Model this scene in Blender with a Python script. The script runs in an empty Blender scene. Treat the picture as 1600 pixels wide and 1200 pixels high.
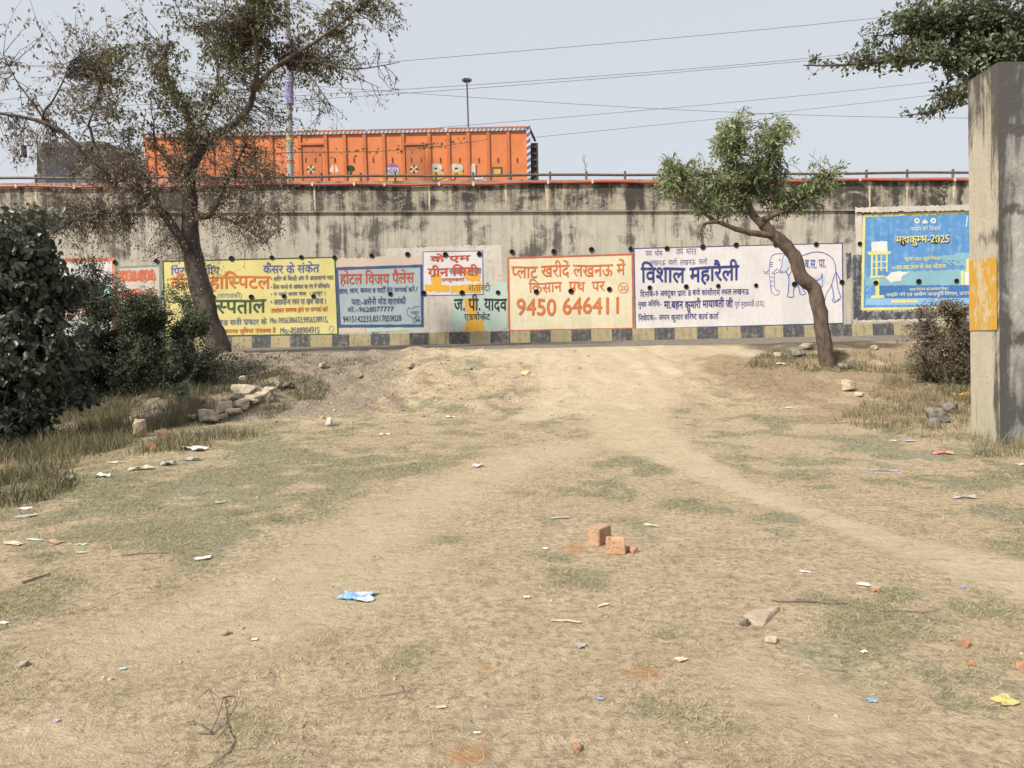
import bpy, bmesh, math, random
import numpy as np
from mathutils import Vector, Matrix
random.seed(7); rng = np.random.default_rng(11)
sc = bpy.context.scene
col = sc.collection

# ------------------------------------------------------------------ camera
F_PX = 1164.0                      # focal length in pixels of the 1600 px wide photograph
CAM_H = 1.25
PITCH, ROLL = math.radians(4.67), math.radians(-1.15)
cd = bpy.data.cameras.new('camera'); cam = bpy.data.objects.new('camera', cd); col.objects.link(cam)
cd.sensor_width = 36.0; cd.lens = 36.0 * F_PX / 1600.0
cd.clip_start = 0.05; cd.clip_end = 2000
RM = Matrix.Rotation(math.radians(90) - PITCH, 3, 'X') @ Matrix.Rotation(ROLL, 3, 'Z')
cam.matrix_world = Matrix.Translation((0, 0, CAM_H)) @ RM.to_4x4()
sc.camera = cam
RN = np.array(RM)

# ------------------------------------------------------------------ sky, sun, exposure
SUN_EL, SUN_AZ = math.radians(44), math.radians(226)      # azimuth clockwise from +Y: behind the viewer's left shoulder
w = bpy.data.worlds.new('World'); sc.world = w; w.use_nodes = True
nt = w.node_tree; bg = nt.nodes['Background']
sky = nt.nodes.new('ShaderNodeTexSky'); sky.sky_type = 'NISHITA'; sky.sun_disc = False
sky.sun_elevation = SUN_EL; sky.sun_rotation = SUN_AZ
sky.air_density = 1.0; sky.dust_density = 6.0; sky.ozone_density = 1.0
veil = nt.nodes.new('ShaderNodeMixRGB'); veil.inputs['Fac'].default_value = 0.80
veil.inputs['Color2'].default_value = (4.45, 4.60, 4.80, 1)      # flat milky winter haze over the blue
nt.links.new(sky.outputs['Color'], veil.inputs['Color1'])
nt.links.new(veil.outputs['Color'], bg.inputs['Color'])
bg.inputs['Strength'].default_value = 0.13
sd = bpy.data.lights.new('sun', 'SUN'); sun = bpy.data.objects.new('sun', sd); col.objects.link(sun)
sd.energy = 4.2; sd.angle = math.radians(3.0); sd.color = (1.0, 0.945, 0.86)
sdir = Vector((math.sin(SUN_AZ) * math.cos(SUN_EL), math.cos(SUN_AZ) * math.cos(SUN_EL), math.sin(SUN_EL)))
sun.rotation_euler = sdir.to_track_quat('Z', 'Y').to_euler(); sun.location = (-20, -20, 30)
sc.view_settings.view_transform = 'Standard'; sc.view_settings.look = 'None'
sc.view_settings.exposure = 0.42; sc.view_settings.gamma = 1.0; sc.view_settings.use_curve_mapping = False

# ------------------------------------------------------------------ numeric helpers
def ray(px, py):
    d = np.array([(px - 800.0) / F_PX, (600.0 - py) / F_PX, -1.0])
    return RN @ d
def at(px, py, Y):                                   # the point of the pixel's sight line at depth Y
    d = ray(px, py); t = Y / d[1]
    return np.array([d[0] * t, Y, CAM_H + d[2] * t])
def proj(P):                                         # world points (n,3) -> pixel coordinates
    Q = (P - np.array([0, 0, CAM_H])) @ RN
    z = np.minimum(Q[:, 2], -1e-3)
    return 800 + F_PX * Q[:, 0] / -z, 600 - F_PX * Q[:, 1] / -z
def hsh(i, j, s):
    v = np.sin(i * 127.1 + j * 311.7 + s * 74.7) * 43758.5453
    return v - np.floor(v)
def vnoise(x, y, s=0.0):
    i = np.floor(x); j = np.floor(y); u = x - i; v = y - j
    u = u * u * (3 - 2 * u); v = v * v * (3 - 2 * v)
    return (hsh(i, j, s) * (1 - u) + hsh(i + 1, j, s) * u) * (1 - v) + (hsh(i, j + 1, s) * (1 - u) + hsh(i + 1, j + 1, s) * u) * v
def fbm(x, y, s=0.0, o=4):
    a = 0.0; amp = 0.5; tot = 0
    for k in range(o):
        a = a + amp * vnoise(x * 2 ** k, y * 2 ** k, s + k * 3.1); tot += amp; amp *= .5
    return a / tot
def sstep(a, b, x):
    t = np.clip((x - a) / (b - a), 0, 1); return t * t * (3 - 2 * t)

ROAD_Z, CREST = 0.73, 15.3
def height(x, y):
    x = np.asarray(x, float); y = np.asarray(y, float)
    z = ROAD_Z * sstep(9.6, CREST - .3, y)
    left = sstep(-3.5, -7.5, x)                       # shallow ditch at the left edge under the bushes
    z = z - 0.25 * left * sstep(5.0, 8.0, y) * (1 - sstep(11.5, 14.5, y))
    amp = 0.02 + 0.10 * sstep(9.3, 11.0, y) * sstep(1.6, -1.5, x) + .03 * sstep(10, 12, y)
    amp = amp * (1 - sstep(CREST - .7, CREST - .1, y))
    z = z + amp * (fbm(x * 1.3, y * 1.3, 2.0) - .5) * 2 + amp * .9 * (fbm(x * 5, y * 5, 8.0) - .5)
    z = z + .012 * (fbm(x * 3, y * 3, 5.) - .5) * (1 - sstep(CREST - 1.5, CREST - .2, y))
    for o_ in (-.55, .25, .95, 1.7):                   # tyre ruts climbing the ramp
        q = x - (1.35 + o_ + .5 * np.sin((y - 9) * .45 + o_)); z = z - (.011 * np.exp(-(q / .11) ** 2) - .006 * np.exp(-((np.abs(q) - .22) / .1) ** 2)) * sstep(9.3, 10.8, y) * (1 - sstep(CREST - 1, CREST - .2, y))
    z = z - 0.35 * sstep(CREST + .1, CREST + .5, y)     # drops below the road slab
    return z
def gnd(px, py):                                     # where a pixel's sight line meets the ground
    d = ray(px, py); t = 1.0
    for k in range(4000):
        p = np.array([0, 0, CAM_H]) + d * t
        if p[2] <= height(p[0], p[1]) or p[1] > CREST + .2: break
        t += 0.01
    p[2] = float(height(p[0], p[1])); return p

# ------------------------------------------------------------------ scene-graph helpers
def tag(o, label=None, cat=None, group=None, kind=None):
    if label: o['label'] = label
    if cat: o['category'] = cat
    if group: o['group'] = group
    if kind: o['kind'] = kind
    return o
def empty(name, loc, label, cat, group=None):
    o = bpy.data.objects.new(name, None); col.objects.link(o); o.location = tuple(loc)
    o.empty_display_size = .2
    return tag(o, label, cat, group)
class MB:
    def __init__(s): s.v = []; s.f = []; s.m = []; s.n = 0
    def add(s, verts, faces, mi=0):
        b = s.n; s.v.extend([tuple(map(float, q)) for q in verts]); s.n += len(verts)
        s.f.extend([tuple(b + i for i in f) for f in faces]); s.m.extend([mi] * len(faces))
    def box(s, lo, hi, mi=0):
        (a, b, c), (d, e, f) = lo, hi
        s.add([(a, b, c), (d, b, c), (d, e, c), (a, e, c), (a, b, f), (d, b, f), (d, e, f), (a, e, f)],
              [(0, 3, 2, 1), (4, 5, 6, 7), (0, 1, 5, 4), (1, 2, 6, 5), (2, 3, 7, 6), (3, 0, 4, 7)], mi)
    def hexa(s, p, mi=0):        # eight corners, bottom ring then top ring
        s.add(p, [(0, 3, 2, 1), (4, 5, 6, 7), (0, 1, 5, 4), (1, 2, 6, 5), (2, 3, 7, 6), (3, 0, 4, 7)], mi)
    def tube(s, pts, rad, n=6, mi=0, cap=True):
        pts = [Vector(p) for p in pts]; k = len(pts)
        if not hasattr(rad, '__len__'): rad = [rad] * k
        rings = []; up = None
        for i, p in enumerate(pts):
            t = (pts[min(i + 1, k - 1)] - pts[max(i - 1, 0)])
            if t.length < 1e-9: t = Vector((0, 0, 1))
            t.normalize()
            if up is None: up = Vector((0, 0, 1)) if abs(t.z) < .9 else Vector((1, 0, 0))
            a = t.cross(up)
            if a.length < 1e-4: a = t.cross(Vector((1, .3, 0)))
            a.normalize(); b = t.cross(a); up = -b if False else up
            rings.append([p + (a * math.cos(2 * math.pi * j / n) + b * math.sin(2 * math.pi * j / n)) * rad[i] for j in range(n)])
        vs = [q for r in rings for q in r]; fs = []
        for i in range(k - 1):
            for j in range(n):
                fs.append((i * n + j, i * n + (j + 1) % n, (i + 1) * n + (j + 1) % n, (i + 1) * n + j))
        if cap: fs.append(tuple(range(n))); fs.append(tuple((k - 1) * n + j for j in reversed(range(n))))
        s.add(vs, fs, mi)
    def build(s, name, mats, parent=None, smooth=False):
        off = Vector((0, 0, 0))
        if parent is not None:
            q = parent
            while q is not None: off = off + q.location; q = q.parent
        me = bpy.data.meshes.new(name)
        me.from_pydata([(a - off.x, b - off.y, c - off.z) for a, b, c in s.v], [], s.f)
        for m in (mats if isinstance(mats, (list, tuple)) else [mats]): me.materials.append(m)
        me.polygons.foreach_set('material_index', s.m)
        if smooth: me.polygons.foreach_set('use_smooth', [True] * len(s.f))
        me.update()
        o = bpy.data.objects.new(name, me); col.objects.link(o)
        if parent is not None: o.parent = parent
        return o
def build_np(name, V, Fc, mats, parent=None, attrs=None, loc=None, smooth=False):
    """big meshes straight from arrays; Fc is (n,3) or (n,4)"""
    off = np.zeros(3)
    if parent is not None: off = np.array(parent.location)
    if loc is not None: off = np.array(loc)
    V = (V - off).astype(np.float32)
    me = bpy.data.meshes.new(name); nf, k = Fc.shape
    me.vertices.add(len(V)); me.vertices.foreach_set('co', V.ravel())
    me.loops.add(nf * k); me.loops.foreach_set('vertex_index', Fc.astype(np.int32).ravel())
    me.polygons.add(nf); me.polygons.foreach_set('loop_start', np.arange(0, nf * k, k, dtype=np.int32))
    me.polygons.foreach_set('loop_total', np.full(nf, k, dtype=np.int32))
    if smooth: me.polygons.foreach_set('use_smooth', np.ones(nf, bool))
    for m in (mats if isinstance(mats, (list, tuple)) else [mats]): me.materials.append(m)
    me.update(calc_edges=True)
    for an, av in (attrs or {}).items():
        a = me.attributes.new(an, 'FLOAT', 'POINT'); a.data.foreach_set('value', av.astype(np.float32))
    o = bpy.data.objects.new(name, me); col.objects.link(o)
    if parent is not None: o.parent = parent
    elif loc is not None: o.location = tuple(loc)
    return o

# ------------------------------------------------------------------ materials
class NG:
    def __init__(s, name, rough=.9, spec=.2):
        s.m = bpy.data.materials.new(name); s.m.use_nodes = True; s.t = s.m.node_tree
        s.b = s.t.nodes['Principled BSDF']; s.b.inputs['Roughness'].default_value = rough
        s.b.inputs['Specular IOR Level'].default_value = spec
    def n(s, t, **kw):
        x = s.t.nodes.new(t)
        for k, v in kw.items(): setattr(x, k, v)
        return x
    def l(s, a, b): s.t.links.new(a, b)
    def coord(s, scale=(1, 1, 1), kind='Object', loc=(0, 0, 0)):
        c = s.n('ShaderNodeTexCoord'); m = s.n('ShaderNodeMapping'); m.inputs['Scale'].default_value = scale
        m.inputs['Location'].default_value = loc
        s.l(c.outputs[kind], m.inputs['Vector']); return m.outputs['Vector']
    def noise(s, scale, vec=None, detail=5, rough=.6, dist=0.0):
        x = s.n('ShaderNodeTexNoise'); x.inputs['Scale'].default_value = scale; x.inputs['Detail'].default_value = detail
        x.inputs['Roughness'].default_value = rough; x.inputs['Distortion'].default_value = dist
        s.l(vec if vec is not None else s.coord(), x.inputs['Vector']); return x.outputs['Fac']
    def ramp(s, fac, a, b):
        x = s.n('ShaderNodeMapRange'); x.interpolation_type = 'SMOOTHSTEP'
        x.inputs['From Min'].default_value = a; x.inputs['From Max'].default_value = b
        s.l(fac, x.inputs['Value']); return x.outputs['Result']
    def math(s, op, a, b=None):
        x = s.n('ShaderNodeMath'); x.operation = op
        for i, q in enumerate((a, b)):
            if q is None: continue
            if isinstance(q, (int, float)): x.inputs[i].default_value = q
            else: s.l(q, x.inputs[i])
        return x.outputs[0]
    def mix(s, fac, a, b, mode='MIX'):
        x = s.n('ShaderNodeMixRGB'); x.blend_type = mode
        for i, q in zip(('Fac', 'Color1', 'Color2'), (fac, a, b)):
            if isinstance(q, (int, float)): x.inputs[i].default_value = q
            elif isinstance(q, tuple): x.inputs[i].default_value = (*q[:3], 1)
            else: s.l(q, x.inputs[i])
        return x.outputs['Color']
    def attr(s, name): x = s.n('ShaderNodeAttribute'); x.attribute_name = name; return x.outputs['Fac']
    def bump(s, h, strength=.3, dist=.02):
        x = s.n('ShaderNodeBump'); x.inputs['Strength'].default_value = strength; x.inputs['Distance'].default_value = dist
        s.l(h, x.inputs['Height']); s.l(x.outputs['Normal'], s.b.inputs['Normal'])
    def done(s, c):
        if isinstance(c, tuple): s.b.inputs['Base Color'].default_value = (*c, 1)
        else: s.l(c, s.b.inputs['Base Color'])
        return s.m
def simple(name, c1, c2=None, scale=6, rough=.85, spec=.2, bump=.0, lo=.35, hi=.65, stretch=(1, 1, 1)):
    g = NG(name, rough, spec); c2 = c2 or tuple(x * .75 for x in c1)
    f = g.noise(scale, g.coord(stretch)); 
    if bump: g.bump(g.noise(scale * 4, g.coord(stretch)), bump)
    return g.done(g.mix(g.ramp(f, lo, hi), c1, c2))
def paint(name, c, bgc=(.5, .47, .4), wear=.5, scale=5):
    """wall paint: worn to the coat below in blotches and fine vertical weathering"""
    g = NG(name, .85, .15)
    a = g.noise(scale * 4, g.coord(), 6, .7); b = g.noise(scale, g.coord((6, 1, .7)), 4, .6)
    f = g.math('MULTIPLY', g.ramp(g.math('ADD', g.math('MULTIPLY', a, .6), g.math('MULTIPLY', b, .4)), .46, .66), wear)
    v = g.mix(g.ramp(g.noise(1.1, None, 3), .35, .7), c, tuple(x * .86 for x in c))
    return g.done(g.mix(f, v, bgc))

def leaf_mat(name, cols, rough=.6, spec=.3, trans=.25):
    g = NG(name, rough, spec); t = g.attr('tint')
    x = g.n('ShaderNodeValToRGB'); e = x.color_ramp.elements
    e[0].position = 0; e[0].color = (*cols[0], 1); e[1].position = 1; e[1].color = (*cols[-1], 1)
    for i, c in enumerate(cols[1:-1]): q = e.new((i + 1) / (len(cols) - 1)); q.color = (*c, 1)
    g.l(t, x.inputs['Fac']); c = x.outputs['Color']; g.done(c)
    tr = g.n('ShaderNodeBsdfTranslucent'); g.l(c, tr.inputs['Color'])
    mx = g.n('ShaderNodeMixShader'); mx.inputs['Fac'].default_value = trans
    g.l(g.b.outputs[0], mx.inputs[1]); g.l(tr.outputs[0], mx.inputs[2])
    g.l(mx.outputs[0], g.t.nodes['Material Output'].inputs['Surface'])
    return g.m

def ground_mat():
    g = NG('field_soil', .95, .1)
    co = g.coord()
    big = g.noise(.55, co, 6, .6); mid = g.noise(3.2, co, 6, .65); fine = g.noise(26, co, 6, .75); grit = g.noise(130, co, 3, .7)
    soil = g.mix(g.ramp(mid, .3, .7), (.565, .45, .305), (.46, .365, .24))
    soil = g.mix(g.ramp(fine, .42, .68), soil, (.28, .215, .145))
    sand = g.mix(g.ramp(mid, .3, .75), (.575, .475, .325), (.485, .395, .265))
    sand = g.mix(g.math('MULTIPLY', g.ramp(fine, .45, .75), .35), sand, (.33, .25, .16))
    turf = g.mix(g.ramp(fine, .35, .65), (.35, .32, .215), (.225, .215, .14))
    grey = g.mix(g.ramp(fine, .35, .65), (.36, .295, .225), (.19, .155, .12))
    brown = g.mix(g.ramp(fine, .35, .65), (.42, .315, .205), (.27, .20, .125))
    def wob(a, lo, hi):
        q = g.math('ADD', g.attr(a), g.math('MULTIPLY', g.math('SUBTRACT', mid, .5), .9))
        q = g.math('ADD', q, g.math('MULTIPLY', g.math('SUBTRACT', fine, .5), 1.1))
        return g.ramp(q, lo, hi)
    c = g.mix(wob('turf', .25, .85), soil, turf)
    c = g.mix(wob('brown', .3, .8), c, brown)
    c = g.mix(wob('grey', .3, .8), c, grey)
    c = g.mix(wob('sand', .2, .85), c, sand)
    # straw chaff lying flat, brick dust, damp blotches, painted shade of the tufts
    ch = g.noise(60, g.coord((1, 2.6, 1)), 3, .6)
    c = g.mix(g.math('MULTIPLY', g.ramp(ch, .6, .72), .5), c, (.55, .44, .28))
    c = g.mix(g.math('MULTIPLY', g.ramp(grit, .62, .74), .45), c, (.12, .09, .06))
    c = g.mix(g.math('MULTIPLY', g.ramp(big, .55, .72), .22), c, (.25, .18, .11))
    st = g.noise(9, g.coord((1, 1.5, 1)), 7, .75, .8)
    c = g.mix(g.math('MULTIPLY', g.ramp(st, .53, .66), .5), c, (.235, .185, .12))  # shadow between grass tufts, put into the soil colour as dark streaks
    c = g.mix(g.math('MULTIPLY', g.ramp(st, .44, .34), .5), c, (.60, .50, .35))
    c = g.mix(g.math('MULTIPLY', g.ramp(g.attr('dust'), .1, .9), .6), c, (.46, .22, .09))
    h = g.math('ADD', g.math('ADD', g.math('MULTIPLY', fine, .8), g.math('MULTIPLY', grit, .35)), g.math('MULTIPLY', st, -1.2))
    g.bump(h, .8, .04)
    return g.done(c)

def concrete(name, base, base2, dark, lo, hi, top_z=None, streak=.45, cream=None, bloom=False):
    """cast concrete with rain stains running down it"""
    g = NG(name, .92, .12)
    co = g.coord()
    mott = g.noise(2.4, co, 7, .65); fine = g.noise(22, co, 6, .7)
    drip = g.noise(1.0, g.coord((2.6, 2.6, .22)), 6, .7, .3)
    drip2 = g.noise(1.0, g.coord((11, 11, .5)), 4, .7)
    blot = g.noise(1.3, g.coord((1, 1, 1.2), loc=(3.3, 1, 5)), 7, .7, .6)
    c = g.mix(g.ramp(mott, .3, .7), base, base2)
    c = g.mix(g.math('MULTIPLY', g.ramp(drip2, .45, .75), streak), c, tuple(x * .62 for x in base))
    if cream: c = g.mix(g.math('MULTIPLY', g.ramp(g.noise(1.0, g.coord((1.7, 1.7, .12), loc=(9, 2, 1)), 4, .6), .6, .72), .6), c, cream)
    s = g.math('ADD', g.math('MULTIPLY', drip, .55), g.math('MULTIPLY', blot, .45))
    s = g.math('ADD', s, g.math('MULTIPLY', g.math('SUBTRACT', fine, .5), .12))
    if top_z is not None:
        sx = g.n('ShaderNodeSeparateXYZ'); g.l(co, sx.inputs[0])
        s = g.math('ADD', s, g.math('MULTIPLY', g.ramp(sx.outputs['Z'], top_z[0], top_z[1]), top_z[2]))
    c = g.mix(g.ramp(s, lo, hi), c, dark)
    if bloom:                                        # pale salt lines round the damp patches
        e = g.math('ABSOLUTE', g.math('SUBTRACT', blot, .5)); c = g.mix(g.math('MULTIPLY', g.math('MULTIPLY', g.ramp(e, .014, .003), g.ramp(mott, .45, .6)), .7), c, (.55, .50, .42))
    c = g.mix(g.math('MULTIPLY', g.ramp(fine, .58, .72), .3), c, tuple(x * .5 for x in base))
    g.bump(g.math('ADD', fine, mott), .35, .02)
    return g.done(c)

M = {}
M['ground'] = ground_mat()
M['asphalt'] = simple('asphalt', (.14, .125, .11), (.22, .19, .155), 5, .95, .1, .2)
M['wall'] = concrete('retaining_wall_concrete', (.455, .425, .35), (.38, .355, .295), (.11, .10, .09), .53, .64, (1.6, 3.0, .055), .8)
M['parapet'] = concrete('parapet_concrete', (.42, .38, .30), (.31, .28, .225), (.06, .055, .049), .45, .585, (2.7, 4.2, .05), .7, (.55, .47, .35), True)
M['ledge'] = concrete('ledge_concrete', (.34, .305, .25), (.25, .225, .185), (.09, .082, .072), .45, .62)
M['lime'] = paint('lime_streak', (.55, .46, .32), (.3, .26, .2), .9, 3)
M['kerb_black'] = paint('kerb_black', (.075, .077, .083), (.25, .215, .165), .85, 2.5)
M['kerb_yellow'] = paint('kerb_yellow', (.35, .295, .175), (.19, .165, .12), .95, 2.5)
M['steel_dark'] = simple('dark_rail_steel', (.07, .065, .065), (.13, .09, .075), 8, .6, .4)
M['red_pipe'] = simple('red_plastic_pipe', (.45, .075, .05), (.33, .08, .06), 3, .5, .4)
M['white_clip'] = simple('pipe_clip', (.6, .56, .5))
M['hole'] = simple('hole_shade_disc', (.006, .006, .006), (.012, .011, .01))
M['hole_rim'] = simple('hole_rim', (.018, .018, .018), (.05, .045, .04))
M['bark_grey'] = simple('grey_brown_bark', (.125, .105, .092), (.065, .054, .047), 9, .95, .1, .6, .35, .65, (1, 1, .35))
M['bark_pale'] = simple('neem_bark', (.155, .12, .095), (.075, .057, .046), 8, .95, .1, .7, .35, .7, (1.5, 1.5, .6))
M['twig'] = simple('dry_twig', (.23, .19, .155), (.13, .105, .085), 12)
M['steel'] = simple('galvanised_pole', (.42, .43, .43), (.3, .3, .3), 3, .5, .4)

# ------------------------------------------------------------------ ground, one sheet to the horizon
def seg_dist(px, py, pts):
    d = np.full(px.shape, 1e9); 
    for (x0, y0, r0), (x1, y1, r1) in zip(pts[:-1], pts[1:]):
        dx, dy = x1 - x0, y1 - y0; t = np.clip(((px - x0) * dx + (py - y0) * dy) / (dx * dx + dy * dy), 0, 1)
        q = np.hypot(px - x0 - t * dx, py - y0 - t * dy) / (r0 + (r1 - r0) * t)
        d = np.minimum(d, q)
    return d
def wpts(lst):                                       # trail points given in the photo -> metres on the field
    out = []
    for a, b, r in lst:
        p = gnd(a, b); out.append((p[0], p[1], r))
    return out
TRAIL = wpts([(960, 552, 1.6), (955, 590, 1.1), (965, 640, .6), (1010, 690, .36), (1085, 725, .24), (1165, 765, .19), (1265, 800, .13), (1365, 835, .13), (1480, 872, .17), (1590, 905, .22), (1750, 960, .22)])
SPUR = wpts([(940, 600, .9), (880, 640, .5), (830, 652, .25)])
BARE = [(wpts([(700, 770, .3), (560, 840, .33), (380, 930, .32), (200, 1000, .3)])), wpts([(640, 880, .2), (480, 960, .22), (300, 1010, .25)]),
        wpts([(880, 700, .35), (720, 750, .3)]), wpts([(1180, 1050, .15), (1290, 1110, .2)]), wpts([(60, 1150, .12), (200, 1180, .1)])]
CREST_ALL = wpts([(760, 549, .5), (850, 549, 1.0), (1100, 548, .7), (1300, 543, .3)])
def masks(x, y):
    dT = np.minimum(seg_dist(x, y, TRAIL), seg_dist(x, y, SPUR)); dT = np.minimum(dT, seg_dist(x, y, CREST_ALL))
    wz = .55 * (fbm(x * 1.1, y * 1.1, 3.) - .5) + .5 * (fbm(x * 3.7, y * 3.7, 9.) - .5)
    dT = dT + 1.5 * wz; sand = sstep(1.75, .35, dT)
    n1 = fbm(x * .8, y * .8, 31.)
    bare = np.zeros_like(x)
    for b in BARE: bare = np.maximum(bare, sstep(2.3, .1, seg_dist(x, y, b) + 1.8 * wz))
    sand = np.maximum(sand, bare * .62)
    n2 = fbm(x * 2.6, y * 2.6, 47.)
    pat = .6 * n1 + .4 * n2
    px, py = proj(np.stack([x, y, height(x, y)], 1))
    # green turf in a band in the middle distance on the left, patchy elsewhere
    u = y * .0
    green = sstep(4.2, 5.6, y) * (1 - sstep(9.3, 10.6, y)) * sstep(1.5, -1.5, x)
    n3 = fbm(x * 5.2, y * 5.2, 53.); near = sstep(.485, .60, .45 * n2 + .25 * n1 + .30 * n3) * .72
    turf = np.clip(np.maximum(green * (.15 + .85 * sstep(.40, .6, .5 * pat + .5 * n3)), near) + .15 * sstep(3.5, 5, y), 0, 1)
    turf = turf * (1 - sand) * (1 - bare * .8)
    grey = sstep(9.4, 10.6, y) * sstep(-.3, -3.6, x + 1.2 * (n1 - .5)) * (1 - sstep(.4, 1., sand)) 
    brown = sstep(8.0, 9.6, y) * sstep(2.3, 4.0, x) * (.5 + .5 * sstep(.4, .6, pat))
    brown = np.maximum(brown, sstep(-3.2, -5.0, x + .25 * (y - 8)) * sstep(5, 7, y) * .8)
    dust = np.zeros_like(x)
    for a, b, r in DUST: dust = np.maximum(dust, sstep(1.0, .2, np.hypot(x - a, y - b) / r))
    return sand, turf, grey, brown, dust
DUST = [(gnd(1010, 1050)[0], gnd(1010, 1050)[1], .1), (gnd(732, 1182)[0], gnd(732, 1182)[1], .09), (gnd(755, 1045)[0], gnd(755, 1045)[1], .06), (gnd(900, 858)[0], gnd(900, 858)[1], .12)]
def axis(lo, hi, step, far, n):
    core = np.arange(lo, hi + 1e-6, step); g = np.geomspace(1, far, n)[1:] - 1 + step
    return np.concatenate([(lo - g)[::-1], core, hi + g])
gx = axis(-10.5, 9.5, .06, 380, 26); gy = axis(.8, 15.9, .055, 420, 26)
X, Y = np.meshgrid(gx, gy); x = X.ravel(); y = Y.ravel(); z = height(x, y)
z = np.where(y > 24, 0, z); z = np.where(np.hypot(x, y) > 30, np.minimum(z, 0), z)
nx, ny = len(gx), len(gy); idx = np.arange(nx * ny).reshape(ny, nx)
FC = np.stack([idx[:-1, :-1], idx[:-1, 1:], idx[1:, 1:], idx[1:, :-1]], -1).reshape(-1, 4)
s_, t_, g_, b_, d_ = masks(x, y)
ground = build_np('ground', np.stack([x, y, z], 1), FC, M['ground'], attrs=dict(sand=s_, turf=t_, grey=g_, brown=b_, dust=d_), smooth=True)
tag(ground, kind='structure')

WY = 20.0                                            # front plane of the retaining wall
mb = MB(); mb.box((-60, CREST + .02, ROAD_Z - .3), (60, WY - .02, ROAD_Z)); road = mb.build('road', M['asphalt']); tag(road, kind='structure')

# ------------------------------------------------------------------ retaining wall
wall = empty('retaining_wall', (0, WY, ROAD_Z), 'long stained concrete flyover retaining wall covered in painted Hindi adverts', 'wall')
def W(px, py, off=0.0):
    p = at(px, py, WY); return np.array([p[0], WY - off, p[2]])
xl, xr = -34.0, 34.0
def zline(pa, pb):
    a, b = W(*pa), W(*pb); k = (b[2] - a[2]) / (b[0] - a[0])
    return lambda x: a[2] + k * (x - a[0])
z_top = zline((0, 287), (1450, 278.5)); z_ledge = zline((400, 333), (1200, 330.5)); z_kerb = zline((400, 525.5), (1450, 504))
def strip(mb, x0, x1, zf0, zf1, y0, y1, mi=0):
    mb.hexa([(x0, y0, zf0(x0)), (x1, y0, zf0(x1)), (x1, y1, zf0(x1)), (x0, y1, zf0(x0)),
             (x0, y0, zf1(x0)), (x1, y0, zf1(x1)), (x1, y1, zf1(x1)), (x0, y1, zf1(x0))], mi)
zr = lambda x: ROAD_Z - .3
mb = MB(); strip(mb, xl, xr, zr, z_ledge, WY, WY + .45); mb.build('wall_panel', M['wall'], wall)
mb = MB(); strip(mb, xl, xr, lambda x: z_ledge(x) + .002, lambda x: z_ledge(x) + .05, WY - .06, WY + .4); mb.build('ledge', M['ledge'], wall)
mb = MB(); strip(mb, xl, xr, lambda x: z_ledge(x) + .05, lambda x: z_top(x) - .07, WY - .045, WY + .36)
mb.build('parapet', M['parapet'], wall)
mb = MB(); strip(mb, xl, xr, lambda x: z_top(x) - .07, z_top, WY - .075, WY + .375); mb.build('coping', M['ledge'], wall)
# panel joints of the parapet and lime runs
mb = MB()
for px in (494, 672, 791, 855, 1357, 1415, 1488, 300, 150, 60):
    a = W(px, 340)[0]; wd = random.uniform(.02, .05)
    n = 9; L = []; R = []
    for i in range(n):
        zz = z_top(a) - .09 - (z_top(a) - .09 - z_ledge(a) - .06) * i / (n - 1)
        q = wd * (1.2 - .7 * i / n) * random.uniform(.6, 1.2); c = a + random.uniform(-.012, .012)
        L.append((c - q, WY - .049, zz)); R.append((c + q, WY - .049, zz))
    mb.add(L + R, [(i, i + 1, n + i + 1, n + i) for i in range(n - 1)])
mb.build('lime_streak', M['lime'], wall)
mb = MB()                                            # vertical joints of the lower panels
for px in (65, 252, 400, 600, 853, 1040, 1344):
    a = W(px, 400)[0]; mb.box((a - .008, WY - .003, z_kerb(a)), (a + .008, WY + .02, z_ledge(a)))
mb.build('panel_joint', M['ledge'], wall)

# weep holes: short pipe stubs, the shade inside painted as a near-black disc
holes = [(425, 402.5), (471, 402), (523, 402.5), (581, 399.5), (637, 397.5), (696, 398), (749, 397), (800, 393.5), (865, 393), (924, 390), (985, 389), (1042, 388.5),
         (1098, 386), (1150, 383), (1212, 382.5), (1275, 382), (1343, 381), (1410, 379), (1461, 377), (305, 405), (362, 404), (245, 408), (180, 410),
         (333, 464), (393, 464), (444, 463), (490, 463), (610, 459.5), (662, 458), (722, 457.5), (778, 457), (838, 456), (892, 455), (952, 452), (1015, 449.5), (1072, 448),
         (1122, 447), (1181, 446), (1241, 444), (1315, 441), (1368, 442), (1435, 440), (1494, 439), (115, 472), (55, 474), (170, 471)]
mb = MB(); N = 14; ro, ri = .068, .052
ang = [2 * math.pi * i / N for i in range(N)]
o0 = [(ro * math.cos(a), 0.0, ro * math.sin(a)) for a in ang]; o1 = [(ro * math.cos(a), -.012, ro * math.sin(a)) for a in ang]
i1 = [(ri * math.cos(a), -.012, ri * math.sin(a)) for a in ang]; i0 = [(ri * math.cos(a), -.003, ri * math.sin(a)) for a in ang]
fs = []
for i in range(N):
    j = (i + 1) % N
    fs += [(i, N + i, N + j, j), (N + i, 2 * N + i, 2 * N + j, N + j), (2 * N + i, 3 * N + i, 3 * N + j, 2 * N + j)]
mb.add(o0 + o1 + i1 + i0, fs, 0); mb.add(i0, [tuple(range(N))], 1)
hole0 = None
for px, py in holes:
    p = W(px, py)
    if hole0 is None: hole0 = o = mb.build('weep_hole', [M['hole_rim'], M['hole']])
    else: o = hole0.copy(); col.objects.link(o)
    o.parent = wall; o.location = (p[0], -.016, p[2] - ROAD_Z)
    o.scale = (random.uniform(.85, 1.08),) * 3

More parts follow.
